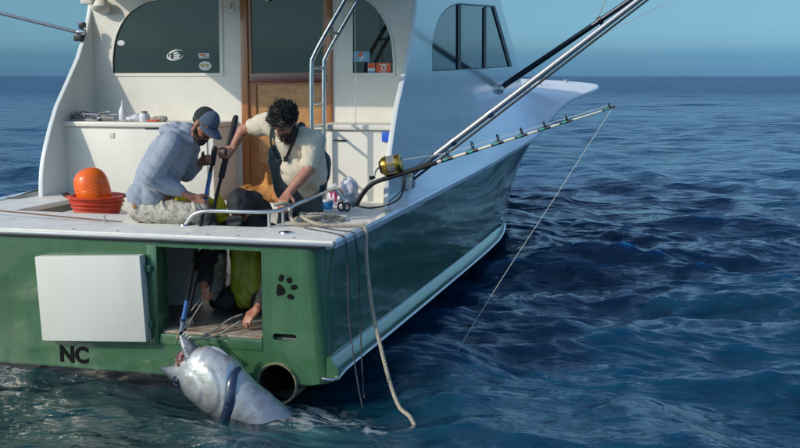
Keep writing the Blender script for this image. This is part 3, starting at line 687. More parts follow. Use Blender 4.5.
decal('sticker', [[(-.63, 2.368), (-.55, 2.368), (-.57, 2.350), (-.63, 2.350)]], 'sticker_orange', 3.005)
decal('sticker', [[(-.60, 2.346), (-.54, 2.346), (-.545, 2.332), (-.60, 2.332)]], 'sticker_blue', 3.005)
decal('sticker', [ell(-.575, 2.25, .068, .046)], 'sticker_white')
for dx in (-.028, .022): decal('sticker', [[(-.575 + dx - .024, 2.265), (-.575 + dx + .024, 2.265), (-.575 + dx + .006, 2.235), (-.575 + dx - .01, 2.238)]], 'sticker_yellow', 3.005)
decal('sticker', [[(.985, 2.285), (1.15, 2.285), (1.15, 2.385), (.985, 2.385)]], 'sticker_blue')
decal('sticker', [[(1.02, 2.335), (1.06, 2.335), (1.085, 2.375), (1.06, 2.378)]], 'sticker_orange', 3.005); decal('sticker', [[(1.045, 2.30), (1.07, 2.30), (1.095, 2.335), (1.07, 2.335)]], 'sticker_white', 3.005)
decal('sticker', [[(1.13, 2.175), (1.205, 2.175), (1.205, 2.275), (1.13, 2.275)]], 'sticker_blue', 3.0055); decal('sticker', [[(1.132, 2.225), (1.203, 2.225), (1.203, 2.273), (1.132, 2.273)]], 'sticker_orange', 3.0045); decal('sticker', [[(1.132, 2.20), (1.203, 2.20), (1.203, 2.222), (1.132, 2.222)]], 'sticker_white', 3.0045)
decal('sticker', [[(1.215, 2.178), (1.36, 2.178), (1.36, 2.275), (1.215, 2.275)]], 'sticker_orange'); decal('sticker', [ell(1.29, 2.228, .026, .032, 16), ell(1.29, 2.228, .014, .018, 16)], 'sticker_white', 3.005)
for k in range(2): decal('sticker', [[(1.245, 2.262 - k * .072), (1.335, 2.262 - k * .072), (1.335, 2.256 - k * .072), (1.245, 2.256 - k * .072)]], 'sticker_white', 3.005)
# saloon door
door = B(panel2d('cabin_door', [[(-.10, .985), (.72, .985), (.72, 2.97), (-.10, 2.97)], [(-.075, 2.175), (.685, 2.175), (.685, 2.955), (-.075, 2.955)], [(-.03, 1.28), (.655, 1.28), (.655, 2.07), (-.03, 2.07)]], .045, 'wood', boat, 'XZ', 3.022, bev=.004))
panel2d('door_panel', [[(-.035, 1.275), (.66, 1.275), (.66, 2.075), (-.035, 2.075)]], .012, 'plywood', door, 'XZ', 3.022)
panel2d('door_glass', [[(-.08, 2.17), (.69, 2.17), (.69, 2.96), (-.08, 2.96)]], .008, 'glass', door, 'XZ', 3.020)
box('lock_rail', -.098, .718, 2.990, 3.03, 2.083, 2.168, 'redwood', door, .004)
for a, b_ in ((-.178, -.104), (.724, .773)): B(box('door_jamb', a, b_, 2.975, 3.045, .965, 2.985, 'wood', boat, .006))
B(tube('door_handle', spline([(.745, 2.975, 2.07), (.745, 2.945, 2.075), (.70, 2.945, 2.08), (.69, 2.95, 2.08)], 4), .008, 'steel', boat, 8))
B(box('step', -.2, .80, 2.30, 2.998, .27, .955, 'deck', boat, .01))
B(lathe('cabin_lamp', [(0, 0), (.02, .004), (.025, .02), (.018, .034), (0, .04)], 'bulb', boat, 14, Matrix.Translation((.112, 2.985, 2.875))))
B(tube('coat_hook', spline([(-.265, 2.99, 2.86), (-.265, 2.97, 2.84), (-.26, 2.955, 2.80), (-.245, 2.945, 2.785), (-.235, 2.945, 2.81)], 5), .009, 'steel', boat, 8))
# tackle cabinets either side of the door, with lids
for x0, x1 in ((-1.84, -.24), (.80, 1.585)):
    B(box('tackle_cabinet', x0, x1, 2.42, 2.998, .27, 1.655, 'white', boat, .012))
    B(box('cabinet_lid', x0 - .01, x1 + .005, 2.385, 2.997, 1.658, 1.705, 'white', boat, .012))
B(box('label_plate', -1.335, -1.285, 2.414, 2.421, 1.545, 1.60, 'rodwhite', boat, .002)); B(box('vent_slot', -.95, -.78, 2.412, 2.421, 1.638, 1.648, 'black', boat, .002))
B(box('cabinet_door', -.62, -.30, 2.405, 2.419, .95, 1.58, 'white', boat, .006))
B(box('towel_hook', .97, 1.10, 2.40, 2.42, 1.555, 1.566, 'black', boat, .003))
B(box('blue_tag', 1.44, 1.535, 2.398, 2.419, 1.555, 1.645, 'blueplastic', boat, .004))
B(tube('flag_halyard', [(1.12, 2.6, 3.1), (1.145, 2.55, 2.4), (1.16, 2.5, 1.706)], .004, 'line', boat, 6))
# flybridge deck and coaming over the cockpit end of the cabin
fb = [(PX + .06, 1.33), (SX - .10, 1.33), (SX - .10, 7.0)] + [(XC + 1.55 * math.cos(t), 7.0 + .9 * math.sin(t)) for t in np.linspace(.2, math.pi - .2, 10)] + [(PX + .06, 7.0)]
fly = B(panel2d('flybridge_deck', [fb], .10, 'white', boat, 'XY', 3.16, bev=.02))
fb2 = [(XC + (x - XC) * .95, y if y < 3 else y - .05) for x, y in fb if y > 2] ; fb2 = [(PX + .12, 3.2)] + [(SX - .16, 3.2)] + fb2[1:-1]
inner = [(XC + (x - XC) * .94, 4.6 + (y - 4.6) * .94) for x, y in fb2]
panel2d('bridge_coaming', [fb2, inner], .75, 'white', fly, 'XY', 3.59, bev=.03)
panel2d('cabin_roof', [[(PX + .01, 3.03), (SX - .01, 3.03), (SX - .01, 7.55), (PX + .01, 7.55)]], .04, 'cabin', fly, 'XY', 3.085)
# raked windscreen front
B(loft('windscreen', [[V((PX + .02, 7.6, 3.1)), V((SX - .02, 7.6, 3.1))], [V((PX + .02, 9.7, 2.0)), V((SX - .02, 9.7, 2.0))], [V((PX + .1, 9.75, 1.7)), V((SX - .1, 9.75, 1.7))]], 'sideglass', boat, closed=False, smooth=False))
# deck speaker / light under the overhang, port side
B(lathe('deck_light', [(0, .0), (.05, 0), (.075, .03), (.085, .1), (.05, .12), (0, .12)], 'white', boat, 18, axis_mtx((-1.66, 2.93, 2.91), (.1, -.4, -.9))))
B(box('deck_light', -1.86, -1.73, 2.84, 2.94, 2.87, 2.99, 'white', boat, .02))
# ladder to the flybridge
lad = [spline([(.905, yy, 1.0 if yy < 2.2 else .98), (.905, yy, 1.7), (.91, yy, 2.22), (.935, yy, 2.33), (1.05, yy, 2.53), (1.26, yy, 2.87), (1.37, yy, 3.1)], 6) for yy in (2.0, 2.34)]
lad_o = B(tube('ladder_stile', lad[0], .021, 'steel', boat, 12)); B(tube('ladder_stile', lad[1], .021, 'steel', boat, 12))
for z in (1.16, 1.42, 1.68, 1.94, 2.22, 2.53, 2.82):
    p = min(lad[0], key=lambda q: abs(q.z - z)); B(tube('ladder_rung', [(p.x, 2.0, p.z), (p.x, 2.34, p.z)], .014, 'steel', boat, 8))
# stainless rails round the stern opening
B(tube('grab_rail', spline([(.40, .455, 1.0), (.42, .455, 1.025), (.47, .46, 1.085), (.55, .465, 1.115), (.68, .475, 1.122), (.85, .48, 1.122), (1.02, .50, 1.122), (1.13, .54, 1.13), (1.18, .60, 1.145), (1.19, .70, 1.155)], 6), .0165, 'steel', boat, 12))
for px, py in ((1.075, .515), (1.155, .60)): B(tube('rail_post', [(px, py, 1.0), (px, py, 1.118)], .014, 'steel', boat, 10))
B(lathe('rail_foot', [(0, 0), (.045, 0), (.04, .012), (.02, .016), (0, .018)], 'steel', boat, 16, Matrix.Translation((.40, .455, 1.002))))
B(tube('side_rail', spline([(1.20, .60, 1.14), (1.22, .75, 1.165), (1.24, 1.0, 1.18), (1.25, 1.4, 1.198), (1.255, 1.62, 1.20), (1.265, 1.72, 1.17), (1.275, 1.75, 1.09), (1.28, 1.755, 1.0)], 6), .0165, 'steel', boat, 12))
B(tube('rail_post', spline([(1.253, 1.55, 1.2), (1.28, 1.58, 1.17), (1.325, 1.60, 1.10), (1.335, 1.60, 1.0)], 5), .014, 'steel', boat, 10))
B(lathe('deck_fitting', [(.02, 0), (.055, 0), (.052, .008), (.024, .009)], 'steel', boat, 20, Matrix.Translation((1.30, .28, 1.003))))
for px in (-.32, .05, .62, .78, 1.02, 1.45): B(lathe('deck_screw', [(0, .006), (.008, .005), (.012, 0)], 'steel', boat, 8, Matrix.Translation((px, .05, 1.0028))))
B(tube('pin', [(-.27, .42, 1.0), (-.27, .42, 1.065)], .008, 'steel', boat, 8))
# cleat under the rope
cl = B(tube('stern_cleat', spline([(1.25, .62, 1.045), (1.30, .66, 1.055), (1.38, .72, 1.055), (1.43, .76, 1.045)], 4), .014, 'steel', boat, 8))
for px, py in ((1.31, .665), (1.37, .715)): tube('cleat_leg', [(px, py, 1.0), (px, py, 1.052)], .012, 'steel', cl, 8)
# port-side rigging clamp on the wing
B(tube('rigging_pole', [(-3.4, 2.35, 2.98), (-1.94, 2.83, 2.60), (-1.88, 2.85, 2.585)], .018, 'alu', boat, 10))
B(box('pole_clamp', -1.925, -1.835, 2.80, 2.87, 2.50, 2.57, 'black', boat, .01)); B(box('pole_clamp', -1.865, -1.805, 2.80, 2.86, 2.63, 2.69, 'black', boat, .01))
B(lathe('clamp_knob', [(0, -.045), (.035, -.04), (.04, 0), (.035, .04), (0, .045)], 'steel', boat, 14, axis_mtx((-1.85, 2.83, 2.59), (1, .2, 0))))
# outriggers: main pole from the covering board, second pole from a hinge on the cabin side
def out_pole(a, b, r, m, name): return B(tube(name, [V(a), V(a).lerp(V(b), .33), V(a).lerp(V(b), .66), V(b)], [r, r * .95, r * .85, r * .7], m, boat, 12))
A0, A1 = V((1.66, 2.50, 1.235)), V((5.0, 2.60, 3.80))
out_pole(A0, A1, .030, 'alu', 'outrigger')
out_pole(A0 + V((.02, .0, -.055)), A1 + V((0, 0, -.05)), .011, 'black', 'outrigger_brace')
B0, B1 = V((1.60, 7.75, 1.965)), V((4.6, 7.4, 3.95))
out_pole(B0, B1, .040, 'darkpole', 'outrigger')
B(tube('outrigger_collar', [B0.lerp(B1, .45), B0.lerp(B1, .465)], .056, 'black', boat, 12))
B(lathe('outrigger_hinge', [(0, 0), (.07, 0), (.07, .05), (.04, .07), (0, .07)], 'steel', boat, 16, axis_mtx((1.62, 7.65, 1.97), (1, 0, 0))))
for k in (.12, .22): p = A0.lerp(A1, k); q = A0.lerp(A1, k + .012); B(tube('outrigger_collar', [p, q], .037, 'steel', boat, 12))
B(box('outrigger_base', 1.60, 1.72, 2.44, 2.56, 1.12, 1.27, 'steel', boat, .015))
B(tube('rigging_wire', [B0.lerp(B1, .44), (3.6, 6.8, 4.4)], .006, 'line', boat, 5)); B(tube('rigging_wire', [A0.lerp(A1, .45), (4.8, 4.0, 3.3)], .003, 'line', boat, 5))

# ------------------------------------------------------------------ the tuna
def build_fish():
    ax = V((.93, -.02, -.36)).normalized()          # towards the tail
    up = V((.33, -.22, .92)); up = (up - ax * up.dot(ax)).normalized(); lat = up.cross(ax)   # belly side up, flank to the camera
    loc = V((1.02, -.36, .02)) - ax * .35
    root = thing('tuna', 'giant silver bluefin tuna hauled head first against the open stern door', 'fish', loc)
    root.rotation_euler = Matrix((ax, lat, up)).transposed().to_euler()
    def ring(x, hy, hz, cz=0.0, n=48, p=2.2):
        o = []
        for k in range(n):
            t = 2 * math.pi * k / n; c, s = math.cos(t), math.sin(t)
            o.append(V((x, math.copysign(abs(c) ** (2 / p), c) * hy, cz + math.copysign(abs(s) ** (2 / p), s) * hz)))
        return o
    # x, half width, half depth, centre (belly is +z)
    prof = [(-.10, .005, .007, -.105), (-.06, .024, .026, -.098), (0, .055, .056, -.078), (.06, .084, .105, -.035), (.12, .108, .160, .006), (.20, .130, .198, .018), (.30, .146, .212, .004), (.40, .156, .214, -.018), (.50, .160, .212, -.055),
            (.60, .163, .212, -.095), (.75, .165, .212, -.145), (.9, .160, .206, -.195), (1.1, .152, .195, -.26), (1.35, .132, .172, -.33), (1.65, .10, .13, -.42), (1.9, .06, .08, -.49), (2.1, .035, .04, -.55), (2.25, .028, .03, -.59)]
    def at(x): return interp(prof, x)
    def edge_x(z): return .515 - 1.5 * (z + .06) ** 2
    rings_ = []
    for x in list(np.arange(-.10, .80, .0115)) + list(np.arange(.80, 2.26, .06)):
        hy, hz, cz = at(x); rg_ = []
        for p in ring(x, hy, hz, cz, 84, 2.15):
            nv = V((0, p.y / hy ** 2, (p.z - cz) / hz ** 2)).normalized(); q = p.z
            d = noise.noise(p * 7) * .007 + noise.noise(p * 19) * .0035 + noise.noise(V((p.x * 14, p.y * 14, p.z * 40))) * .0022
            w_ = noise.noise(p * 6 + V((3, 1, 2))) * .018
            e = edge_x(q) + w_ * .6 - x                                   # hard edge of the gill cover
            d += .016 * min(1, max(0, e / .012)) * min(1, max(0, (x - .05) / .15))
            r1 = math.hypot(x - .30, (q + .02) * .9) + w_                  # cheek and gill plates overlap like shields
            d += .009 * min(1, max(0, (.165 - r1) / .008)) if x < .5 else 0
            r2 = math.hypot(x - .22, (q + .03)) + w_
            d += .008 * min(1, max(0, (.105 - r2) / .008))
            if x < .07: d *= max(.15, (x + .10) / .17)
            rg_.append(p + nv * d)
        rings_.append(rg_)
    body = loft('body', rings_, 'fish', root, smooth=True)
    # lower jaw, gaped open and pointing up
    jaw = []
    J0, J1 = V((.145, 0, .085)), V((-.010, .0, .228))
    for t in np.linspace(0, 1, 9):
        c = J0.lerp(J1, t); w = .095 * (1 - t) ** .8 + .007; h = .078 * (1 - t) ** .8 + .007
        d = (J1 - J0).normalized(); nz_ = V((d.z, 0, -d.x)); rr = []
        for k in range(24):
            a = 2 * math.pi * k / 24; rr.append(c + V((0, 1, 0)) * math.cos(a) * w + nz_ * math.sin(a) * h * (1.0 if math.sin(a) > 0 else .45))
        jaw.append(rr)
    jw = loft('lower_jaw', jaw, 'jaw', root, smooth=50)
    # gape: dark flesh between the jaws and small teeth
    blob('gullet', [('e', (.075, 0, .045), (.075, .082, .075)), ('e', (.04, .03, .055), (.045, .045, .05))], 'mouth', root, .012, 3, (.008, 16))
    for k in range(3):
        p = J1 + V((.012 + .02 * k, .01, .0 - .012 * k)); tube('torn_lip', spline([p, p + V((.012, .01, .03)), p + V((.03, .01, .045))], 3), [.006, .006, .005, .004, .003, .002, .001], 'tooth', jw, 5)
    # eye
    def flank(x, z):
        for a, b in zip(prof, prof[1:]):
            if a[0] <= x <= b[0]:
                t = (x - a[0]) / (b[0] - a[0]); hy = a[1] + (b[1] - a[1]) * t; hz = a[2] + (b[2] - a[2]) * t; cz = a[3] + (b[3] - a[3]) * t
                return hy * max(0, 1 - abs((z - cz) / hz) ** 2.2) ** (1 / 2.2)
    ey = flank(.085, -.072)
    lathe('eye', [(0, .010), (.018, .008), (.027, 0), (.027, -.02)], 'black', root, 20, axis_mtx((.085, -ey - .008, -.072), (-.35, -1, 0)), smooth=True)
    lathe('eye_ring', [(.026, .004), (.032, .007), (.040, .002), (.044, -.012)], 'fin', root, 20, axis_mtx((.085, -ey - .006, -.072), (-.35, -1, 0)), smooth=True)
    # pectoral fin: dark blade folded along the gill edge
    fr = []
    for i in range(30):
        t = i / 29; an = rad(80 + 165 * t); c_, s__ = math.cos(an), math.sin(an); w = .034 * math.sin(math.pi * (t * .88 + .06)) ** .6 + .002
        z0 = -.06 + .21 * s__; xc_ = edge_x(z0) + .018; hy, hz, cz = at(xc_)
        pr_ = lambda k: V((0, math.copysign(abs(c_) ** (2 / 2.15), c_) * (hy + k), cz + math.copysign(abs(s__) ** (2 / 2.15), s__) * (hz + k)))
        fr.append([pr_(.012) + V((xc_ - w, 0, 0)), pr_(.020) + V((xc_ - w * .5, 0, 0)), pr_(.016) + V((xc_ + w * .4, 0, 0)), pr_(.001) + V((xc_ + w, 0, 0)), pr_(-.02) + V((xc_, 0, 0))])
    loft('pectoral_fin', fr, 'fin', root, smooth=60)
    # pelvic fin standing on the throat
    loft('pelvic_fin', [[V((.20 + .16 * t, .03 + .02 * t, .222 + .03 * math.sin(t * 3.0) - .02 * t)), V((.20 + .17 * t, .05 + .02 * t, .205 - .02 * t)), V((.20 + .15 * t, .0 + .02 * t, .212 - .02 * t))] for t in (0, .25, .5, .75, 1)], 'fish', root, smooth=40)
    # tail, under water
    for s in (1, -1):
        loft('tail_fin', [[V((2.2, .012, -.59)), V((2.32, .012, -.59)), V((2.32, -.012, -.59)), V((2.2, -.012, -.59))], [V((2.36, .008, s * .2 - .6)), V((2.45, .008, s * .2 - .6)), V((2.45, -.008, s * .2 - .6)), V((2.36, -.008, s * .2 - .6))], [V((2.56, .003, s * .36 - .6)), V((2.58, .003, s * .36 - .6)), V((2.58, -.003, s * .36 - .6)), V((2.56, -.003, s * .36 - .6))]], 'fin', root, smooth=False)
build_fish()

# ------------------------------------------------------------------ gaffs and lines at the stern
def gaff(top, bot, m_shaft, label, grip_len):
    t, b = V(top), V(bot); d = (b - t).normalized()
    g = thing('gaff', label, 'gaff', b)
    def P(o): o.matrix_parent_inverse = Matrix.Translation(-b); return o
    P(tube('shaft', [t, t.lerp(b, .5), b], .015, m_shaft, g, 10))
    L = (b - t).length; gl = grip_len
    P(tube('grip', [t - d * .02, t + d * .01, t + d * gl * .5, t + d * gl, t + d * (gl + .01)], [.021, .026, .025, .026, .019], 'blackfoam', g, 12))
    P(tube('ferrule', [b - d * .10, b - d * .02], .0172, 'steel', g, 10))
    s = d.orthogonal().normalized(); s = V((.7, -.5, 0)); s = (s - d * s.dot(d)).normalized()
    P(tube('hook', spline([b - d * .03, b + d * .03, b + d * .06 + s * .010, b + d * .075 + s * .035, b + d * .055 + s * .055, b + d * .025 + s * .058], 5), [.008] * 21 + [.006, .005, .004, .003, .001], 'steel', g, 8))
    return g
GA = (V((.50, 1.25, 1.80)), V((.66, -.14, .315)))
GB = (V((.41, 1.02, 1.555)), V((.695, -.26, .32)))
gaff(*GA, 'black', 'long black gaff pole held by both men, rubber grip at its top', .62)
gB = gaff(*GB, 'black', 'shorter black gaff with blue sleeves gripped by the man in the hoodie', .16)
o_ = tube('sleeve', [GB[0].lerp(GB[1], .15), GB[0].lerp(GB[1], .32)], .0175, 'blueshaft', gB, 10); o_.matrix_parent_inverse = Matrix.Translation(-GB[1])
o_ = tube('sleeve', [GB[0].lerp(GB[1], .84), GB[0].lerp(GB[1], .93)], .0178, 'blueshaft', gB, 10); o_.matrix_parent_inverse = Matrix.Translation(-GB[1])
tag(link('handline', pym(*join_geo(tube_geo(spline([(.62, .25, .48), (.57, .08, .36), (.56, -.02, .27), (.60, -.15, .22), (.70, -.32, .33)], 6), .005, 6), tube_geo(spline([(.64, .25, .47), (.60, .10, .34), (.58, -.03, .26), (.72, -.34, .32)], 6), .005, 6))), 'rope', None, True), 'thin pale handline running from the crouching person to the jaw of the fish', 'line')
tag(link('leader_rope', pym(*join_geo(tube_geo(spline([(1.00, .12, .36), (.93, .02, .31), (.86, -.06, .275), (.79, -.2, .28), (.74, -.36, .335)], 6), .0065, 6), tube_geo(spline([(.98, .2, .39), (.90, .12, .36), (.82, .0, .29), (.76, -.2, .27), (.72, -.37, .33)], 6), .006, 6))), 'rope', None, True), 'doubled pale rope running over the worn sill to the fish', 'rope')

# ------------------------------------------------------------------ mooring rope on the starboard covering board
gs = []
coil = spline([(1.10, .56, 1.17), (1.16, .60, 1.18), (1.20, .66, 1.15), (1.21, .62, 1.08), (1.28, .58, 1.03), (1.38, .62, 1.025), (1.45, .72, 1.03), (1.42, .86, 1.03), (1.30, .90, 1.03), (1.24, .80, 1.05), (1.27, .68, 1.07), (1.36, .66, 1.075), (1.42, .74, 1.07), (1.38, .84, 1.06), (1.28, .82, 1.07), (1.26, .72, 1.09), (1.34, .62, 1.06), (1.46, .58, 1.03), (1.56, .60, 1.026), (1.68, .64, 1.024), (1.755, .66, 1.026), (1.80, .655, 1.0), (1.815, .63, .92), (1.835, .56, .80), (1.91, .44, .46), (2.02, .30, .18), (2.13, .17, -.06), (2.215, .07, -.175), (2.27, .0, -.195), (2.34, -.09, -.20), (2.42, -.20, -.26)], 10)
gs.append(rope_geo(resample(coil, .012), .0155, .075))
loose = spline([(1.20, 1.0, 1.022), (1.30, 1.12, 1.022), (1.44, 1.10, 1.022), (1.52, .98, 1.022), (1.44, .86, 1.03), (1.30, .80, 1.035), (1.22, .92, 1.03), (1.30, 1.02, 1.05), (1.42, 1.0, 1.05), (1.46, .90, 1.055), (1.36, .76, 1.085), (1.26, .74, 1.07), (1.16, .86, 1.025)], 10)
gs.append(rope_geo(resample(loose, .012), .0155, .075))
tag(link('mooring_rope', pym(*join_geo(*gs)), 'rope', None, True), 'thick twisted beige rope knotted on the stern cleat, hanging over the side into the water', 'rope')
for pts, lb in (([(1.36, .52, 1.006), (1.52, .42, 1.006), (1.68, .30, 1.006), (1.772, .20, 1.005), (1.80, .17, .96), (1.82, .14, .75), (1.86, .05, .40), (1.95, -.05, .0), (2.0, -.1, -.16)], 'thin dark cord trailing over the gunwale next to the stern corner'),
                ([(1.45, .60, 1.006), (1.60, .50, 1.006), (1.774, .42, 1.005), (1.80, .40, .96), (1.83, .38, .75), (1.88, .25, .3), (1.93, .15, -.1), (1.95, .12, -.16)], 'thin dark cord hanging down the hull between the other cord and the thick rope')):
    tag(tube('cord', spline(pts, 6), .0055, 'cord', None, 6), lb, 'cord')

# ------------------------------------------------------------------ trolling rod and reel
def build_rod():
    base = V((1.33, 1.92, 1.0)); r = thing('fishing_rod', 'heavy trolling rod with a bent butt, cream blank and gold reel in a gunwale holder', 'fishing rod', base)
    def P(o): o.matrix_parent_inverse = Matrix.Translation(-base); return o
    K = V((1.612, 1.86, 1.265)); T = V((3.555, 1.70, 1.90)); d = (T - K).normalized()
    P(tube('butt', spline([base - V((0, 0, .03)), V((1.36, 1.92, 1.06)), V((1.43, 1.91, 1.16)), V((1.51, 1.89, 1.225)), K], 5), [.022] * 8 + [.021] * 8 + [.020] * 5, 'black', r, 12))
    P(lathe('holder_ring', [(.022, 0), (.05, 0), (.048, .01), (.026, .014)], 'steel', r, 18, Matrix.Translation(base + V((0, 0, .003)))))
    L = (T - K).length
    P(tube('foregrip', [K - d * .01, K + d * .05, K + d * .18, K + d * .36, K + d * .50, K + d * .51], [.020, .022, .021, .023, .019, .014], 'blackfoam', r, 12))
    t = .52
    segs = []; k = 0
    gpos = [.60, .83, 1.06, 1.27, 1.47, 1.66, L - .03]
    def rr(s): return .0125 * (1 - s / L) + .0055
    P(tube('blank', [K + d * .5, K + d * 1.0, K + d * 1.5, T], [rr(.5), rr(1.), rr(1.5), rr(L)], 'rodwhite', r, 10))
    for i, g in enumerate(gpos):
        w = .055
        P(tube('guide_wrap', [K + d * (g - w), K + d * (g + w)], rr(g) + .0018, 'black', r, 10))
        P(tube('thread_wrap', [K + d * (g - w * .62), K + d * (g + w * .10)], rr(g) + .003, 'teal', r, 10))
        h = .074 - .0065 * i; c = K + d * g + V((0, 0, 1)) * (h * .62 + rr(g)); n = V((0, 0, 1)); n = (n - d * n.dot(d)).normalized(); s = d.cross(n)
        gd = P(tube('roller_guide', [c + (n * math.sin(a) + s * math.cos(a)) * h * .42 for a in np.linspace(0, 2 * math.pi, 15)[:-1]], .0055, 'black', r, 6, closed=True))
        for e in (-1, 1): tube('guide_foot', [K + d * (g + e * .03) + n * rr(g), c - n * h * .35], .005, 'black', gd, 6)
    # reel
    rc = K + d * .06 + V((.015, 0, .105)); ra = V((.97, .10, .22)).normalized()
    q = 1.28
    sq = lambda pf: [(a_ * q, b_ * q) for a_, b_ in pf]
    reel = P(lathe('reel_body', sq([(0, -.070), (.046, -.070), (.060, -.064), (.065, -.050), (.065, -.032), (.060, -.028), (.060, .028), (.065, .032), (.065, .050), (.060, .064), (.046, .070), (0, .070)]), 'gold', r, 36, axis_mtx(rc, ra)))
    lathe('spool', sq([(.0605, -.026), (.062, -.01), (.062, .01), (.0605, .026)]), 'greyplastic', reel, 28, axis_mtx(rc, ra))
    for t_ in (0.5, 2.2, 3.4): e_ = ra.orthogonal().normalized(); e2_ = ra.cross(e_); o_ = (e_ * math.cos(t_) + e2_ * math.sin(t_)) * .078; tube('cross_bar', [rc + o_ - ra * .06, rc + o_ + ra * .06], .007, 'gold', reel, 8)
    lathe('side_plate', sq([(0, -.086), (.028, -.086), (.044, -.082), (.05, -.070)]), 'black', reel, 24, axis_mtx(rc, ra))
    h0 = rc - ra * .115
    tube('crank', spline([h0 + ra * .02, h0 - ra * .005, h0 - ra * .008 + V((-.01, -.05, -.03)), h0 - ra * .01 + V((-.012, -.075, -.07))], 4), .007, 'steel', reel, 8)
    tube('crank_knob', [h0 + V((-.016, -.078, -.075)), h0 + V((-.06, -.08, -.085))], [.014, .019], 'black', reel, 10)
    tube('drag_lever', [rc + ra * .08, rc + ra * .085 + V((.0, -.03, .05))], .006, 'steel', reel, 6)
    for e in (-.03, .04): tube('reel_foot', [K + d * (.07 + e), rc - V((0, 0, .05)) + d * e * .8], .011, 'black', reel, 8)
    P(tube('harness_lug', [rc + V((-.06, -.01, .05)), rc + V((-.06, -.02, .075))], .008, 'steel', r, 8))
    # safety lanyard
    P(tube('lanyard', spline([K + d * .20 + V((0, -.01, -.02)), K + d * .20 + V((.0, -.02, -.09)), K + d * .16 + V((0, -.02, -.20)), K + d * .04 + V((0, -.02, -.235)), V((1.50, 1.84, 1.012)), V((1.38, 1.90, 1.012))], 5), .008, 'black', r, 8))
    ln = [rc + V((.05, 0, .04))] + [K + d * g + V((0, 0, .052 - .0045 * i)) for i, g in enumerate(gpos)] + [T]
    P(tube('line', ln, .0022, 'line', r, 5))
    return T
TIP = build_rod()
tag(tube('fishing_line', spline([TIP, (3.13, 1.60, 1.19), (2.71, 1.48, .50), (2.30, 1.30, -.22)], 8), 0.0024, 'line', None, 5), 'pale fishing line slanting from the rod tip down into the sea', 'line')

# ------------------------------------------------------------------ small things on the covering board
bag = tag(blob('plastic_bag', [('e', (1.20, 1.98, 1.08), (.13, .10, .09)), ('e', (1.26, 1.96, 1.17), (.075, .07, .09)), ('e', (1.12, 2.0, 1.11), (.07, .07, .08)), ('e', (1.29, 2.0, 1.07), (.06, .06, .06))], 'plastic', None, .010, 2, (.028, 17, (1, 1, .5))), 'crumpled white plastic bag with magenta print beside the rod butt', 'bag')
for a, b_ in (((1.095, 1.925, 1.16), (1.12, 1.905, 1.07)), ((1.15, 1.895, 1.15), (1.16, 1.88, 1.05))): tube('print', spline([a, ((a[0] + b_[0]) / 2 + .01, a[1] - .012, (a[2] + b_[2]) / 2), b_], 4), [.012, .018, .02, .018, .016, .014, .012, .01, .006], 'pink', bag, 6)
sc_ = thing('scissors', 'black handled scissors hooked on the side rail beside the bag', 'scissors', (1.33, 1.60, 1.0))
for k, dx in enumerate((-.028, .028)):
    tube('handle', [(dx + .026 * math.cos(a), -.01 * k, .045 + .034 * math.sin(a)) for a in np.linspace(0, 2 * math.pi, 15)[:-1]], .009, 'black', sc_, 7, closed=True)
    tube('blade', [(dx * .4, -.01 * k, .075), (-dx * .5, -.01 * k, .15)], [.008, .003], 'steel', sc_, 6, flat=.4)
cup = thing('bait_tub', 'small blue tub with a white lid behind the side rail', 'tub', (1.13, 1.75, 1.0))
lathe('tub', [(0, .0), (.045, 0), (.052, .07), (.048, .075), (.044, .01), (0, .012)], 'cyan', cup, 18); lathe('lid', [(0, .082), (.052, .082), (.055, .07), (.05, .068)], 'plastic', cup, 18)

# ------------------------------------------------------------------ orange buoy in its tub
B(box('bait_tank', -1.25, -.42, .96, 1.60, .27, .945, 'white', boat, .02))
tub = thing('fish_tub', 'round red orange plastic tub behind the stern board, holding the orange buoy', 'tub', (-.83, 1.27, .946))
lathe('bucket', [(0, .0), (.175, .0), (.19, .01), (.235, .15), (.262, .158), (.264, .172), (.24, .176), (.228, .168), (.18, .02), (0, .015)], 'redtub', tub, 40)
for a in (.3, 3.4): tube('tub_handle', spline([(.25 * math.cos(a - .25), .25 * math.sin(a - .25), .165), (.29 * math.cos(a - .15), .29 * math.sin(a - .15), .185), (.29 * math.cos(a + .15), .29 * math.sin(a + .15), .185), (.25 * math.cos(a + .25), .25 * math.sin(a + .25), .165)], 5), .011, 'black', tub, 8)
for k in range(3): lathe('rib', [(.19 + .015 * k + .012, .04 + .035 * k), (.19 + .015 * k + .018, .046 + .035 * k), (.19 + .015 * k + .014, .052 + .035 * k)], 'redtub', tub, 40)
prof = []
for k in range(41):
    t = k / 40; z = -.19 + .38 * t; u = (t - .5) * 2; r = .150 * max(0, 1 - abs(u) ** 3.0) ** .5; g = .0012 * (1 if k % 5 == 0 else 0) ; prof.append((max(0, r - g), z))
by = thing('buoy', 'glossy orange inflatable buoy sitting in the red tub', 'buoy', (-.855, 1.25, 1.175)); by.rotation_euler = (rad(5), rad(-14), 0)
lathe('float', prof, 'orange', by, 40, None, True); lathe('eye_boss', [(0, -.21), (.035, -.21), (.045, -.19), (.05, -.17)], 'black', by, 16); lathe('seam', [(.149, -.006), (.1525, 0), (.149, .006)], 'orange', by, 40)
tag(tube('lashing_cord', [(-1.5, .60, 1.055), (-.7, .50, 1.03), (-.26, .44, 1.02), (-.12, .43, 1.018)], [.006, .006, .006, .004], 'cordbrown', None, 8), 'thin brown cord lying across the covering board in front of the red tub', 'cord')

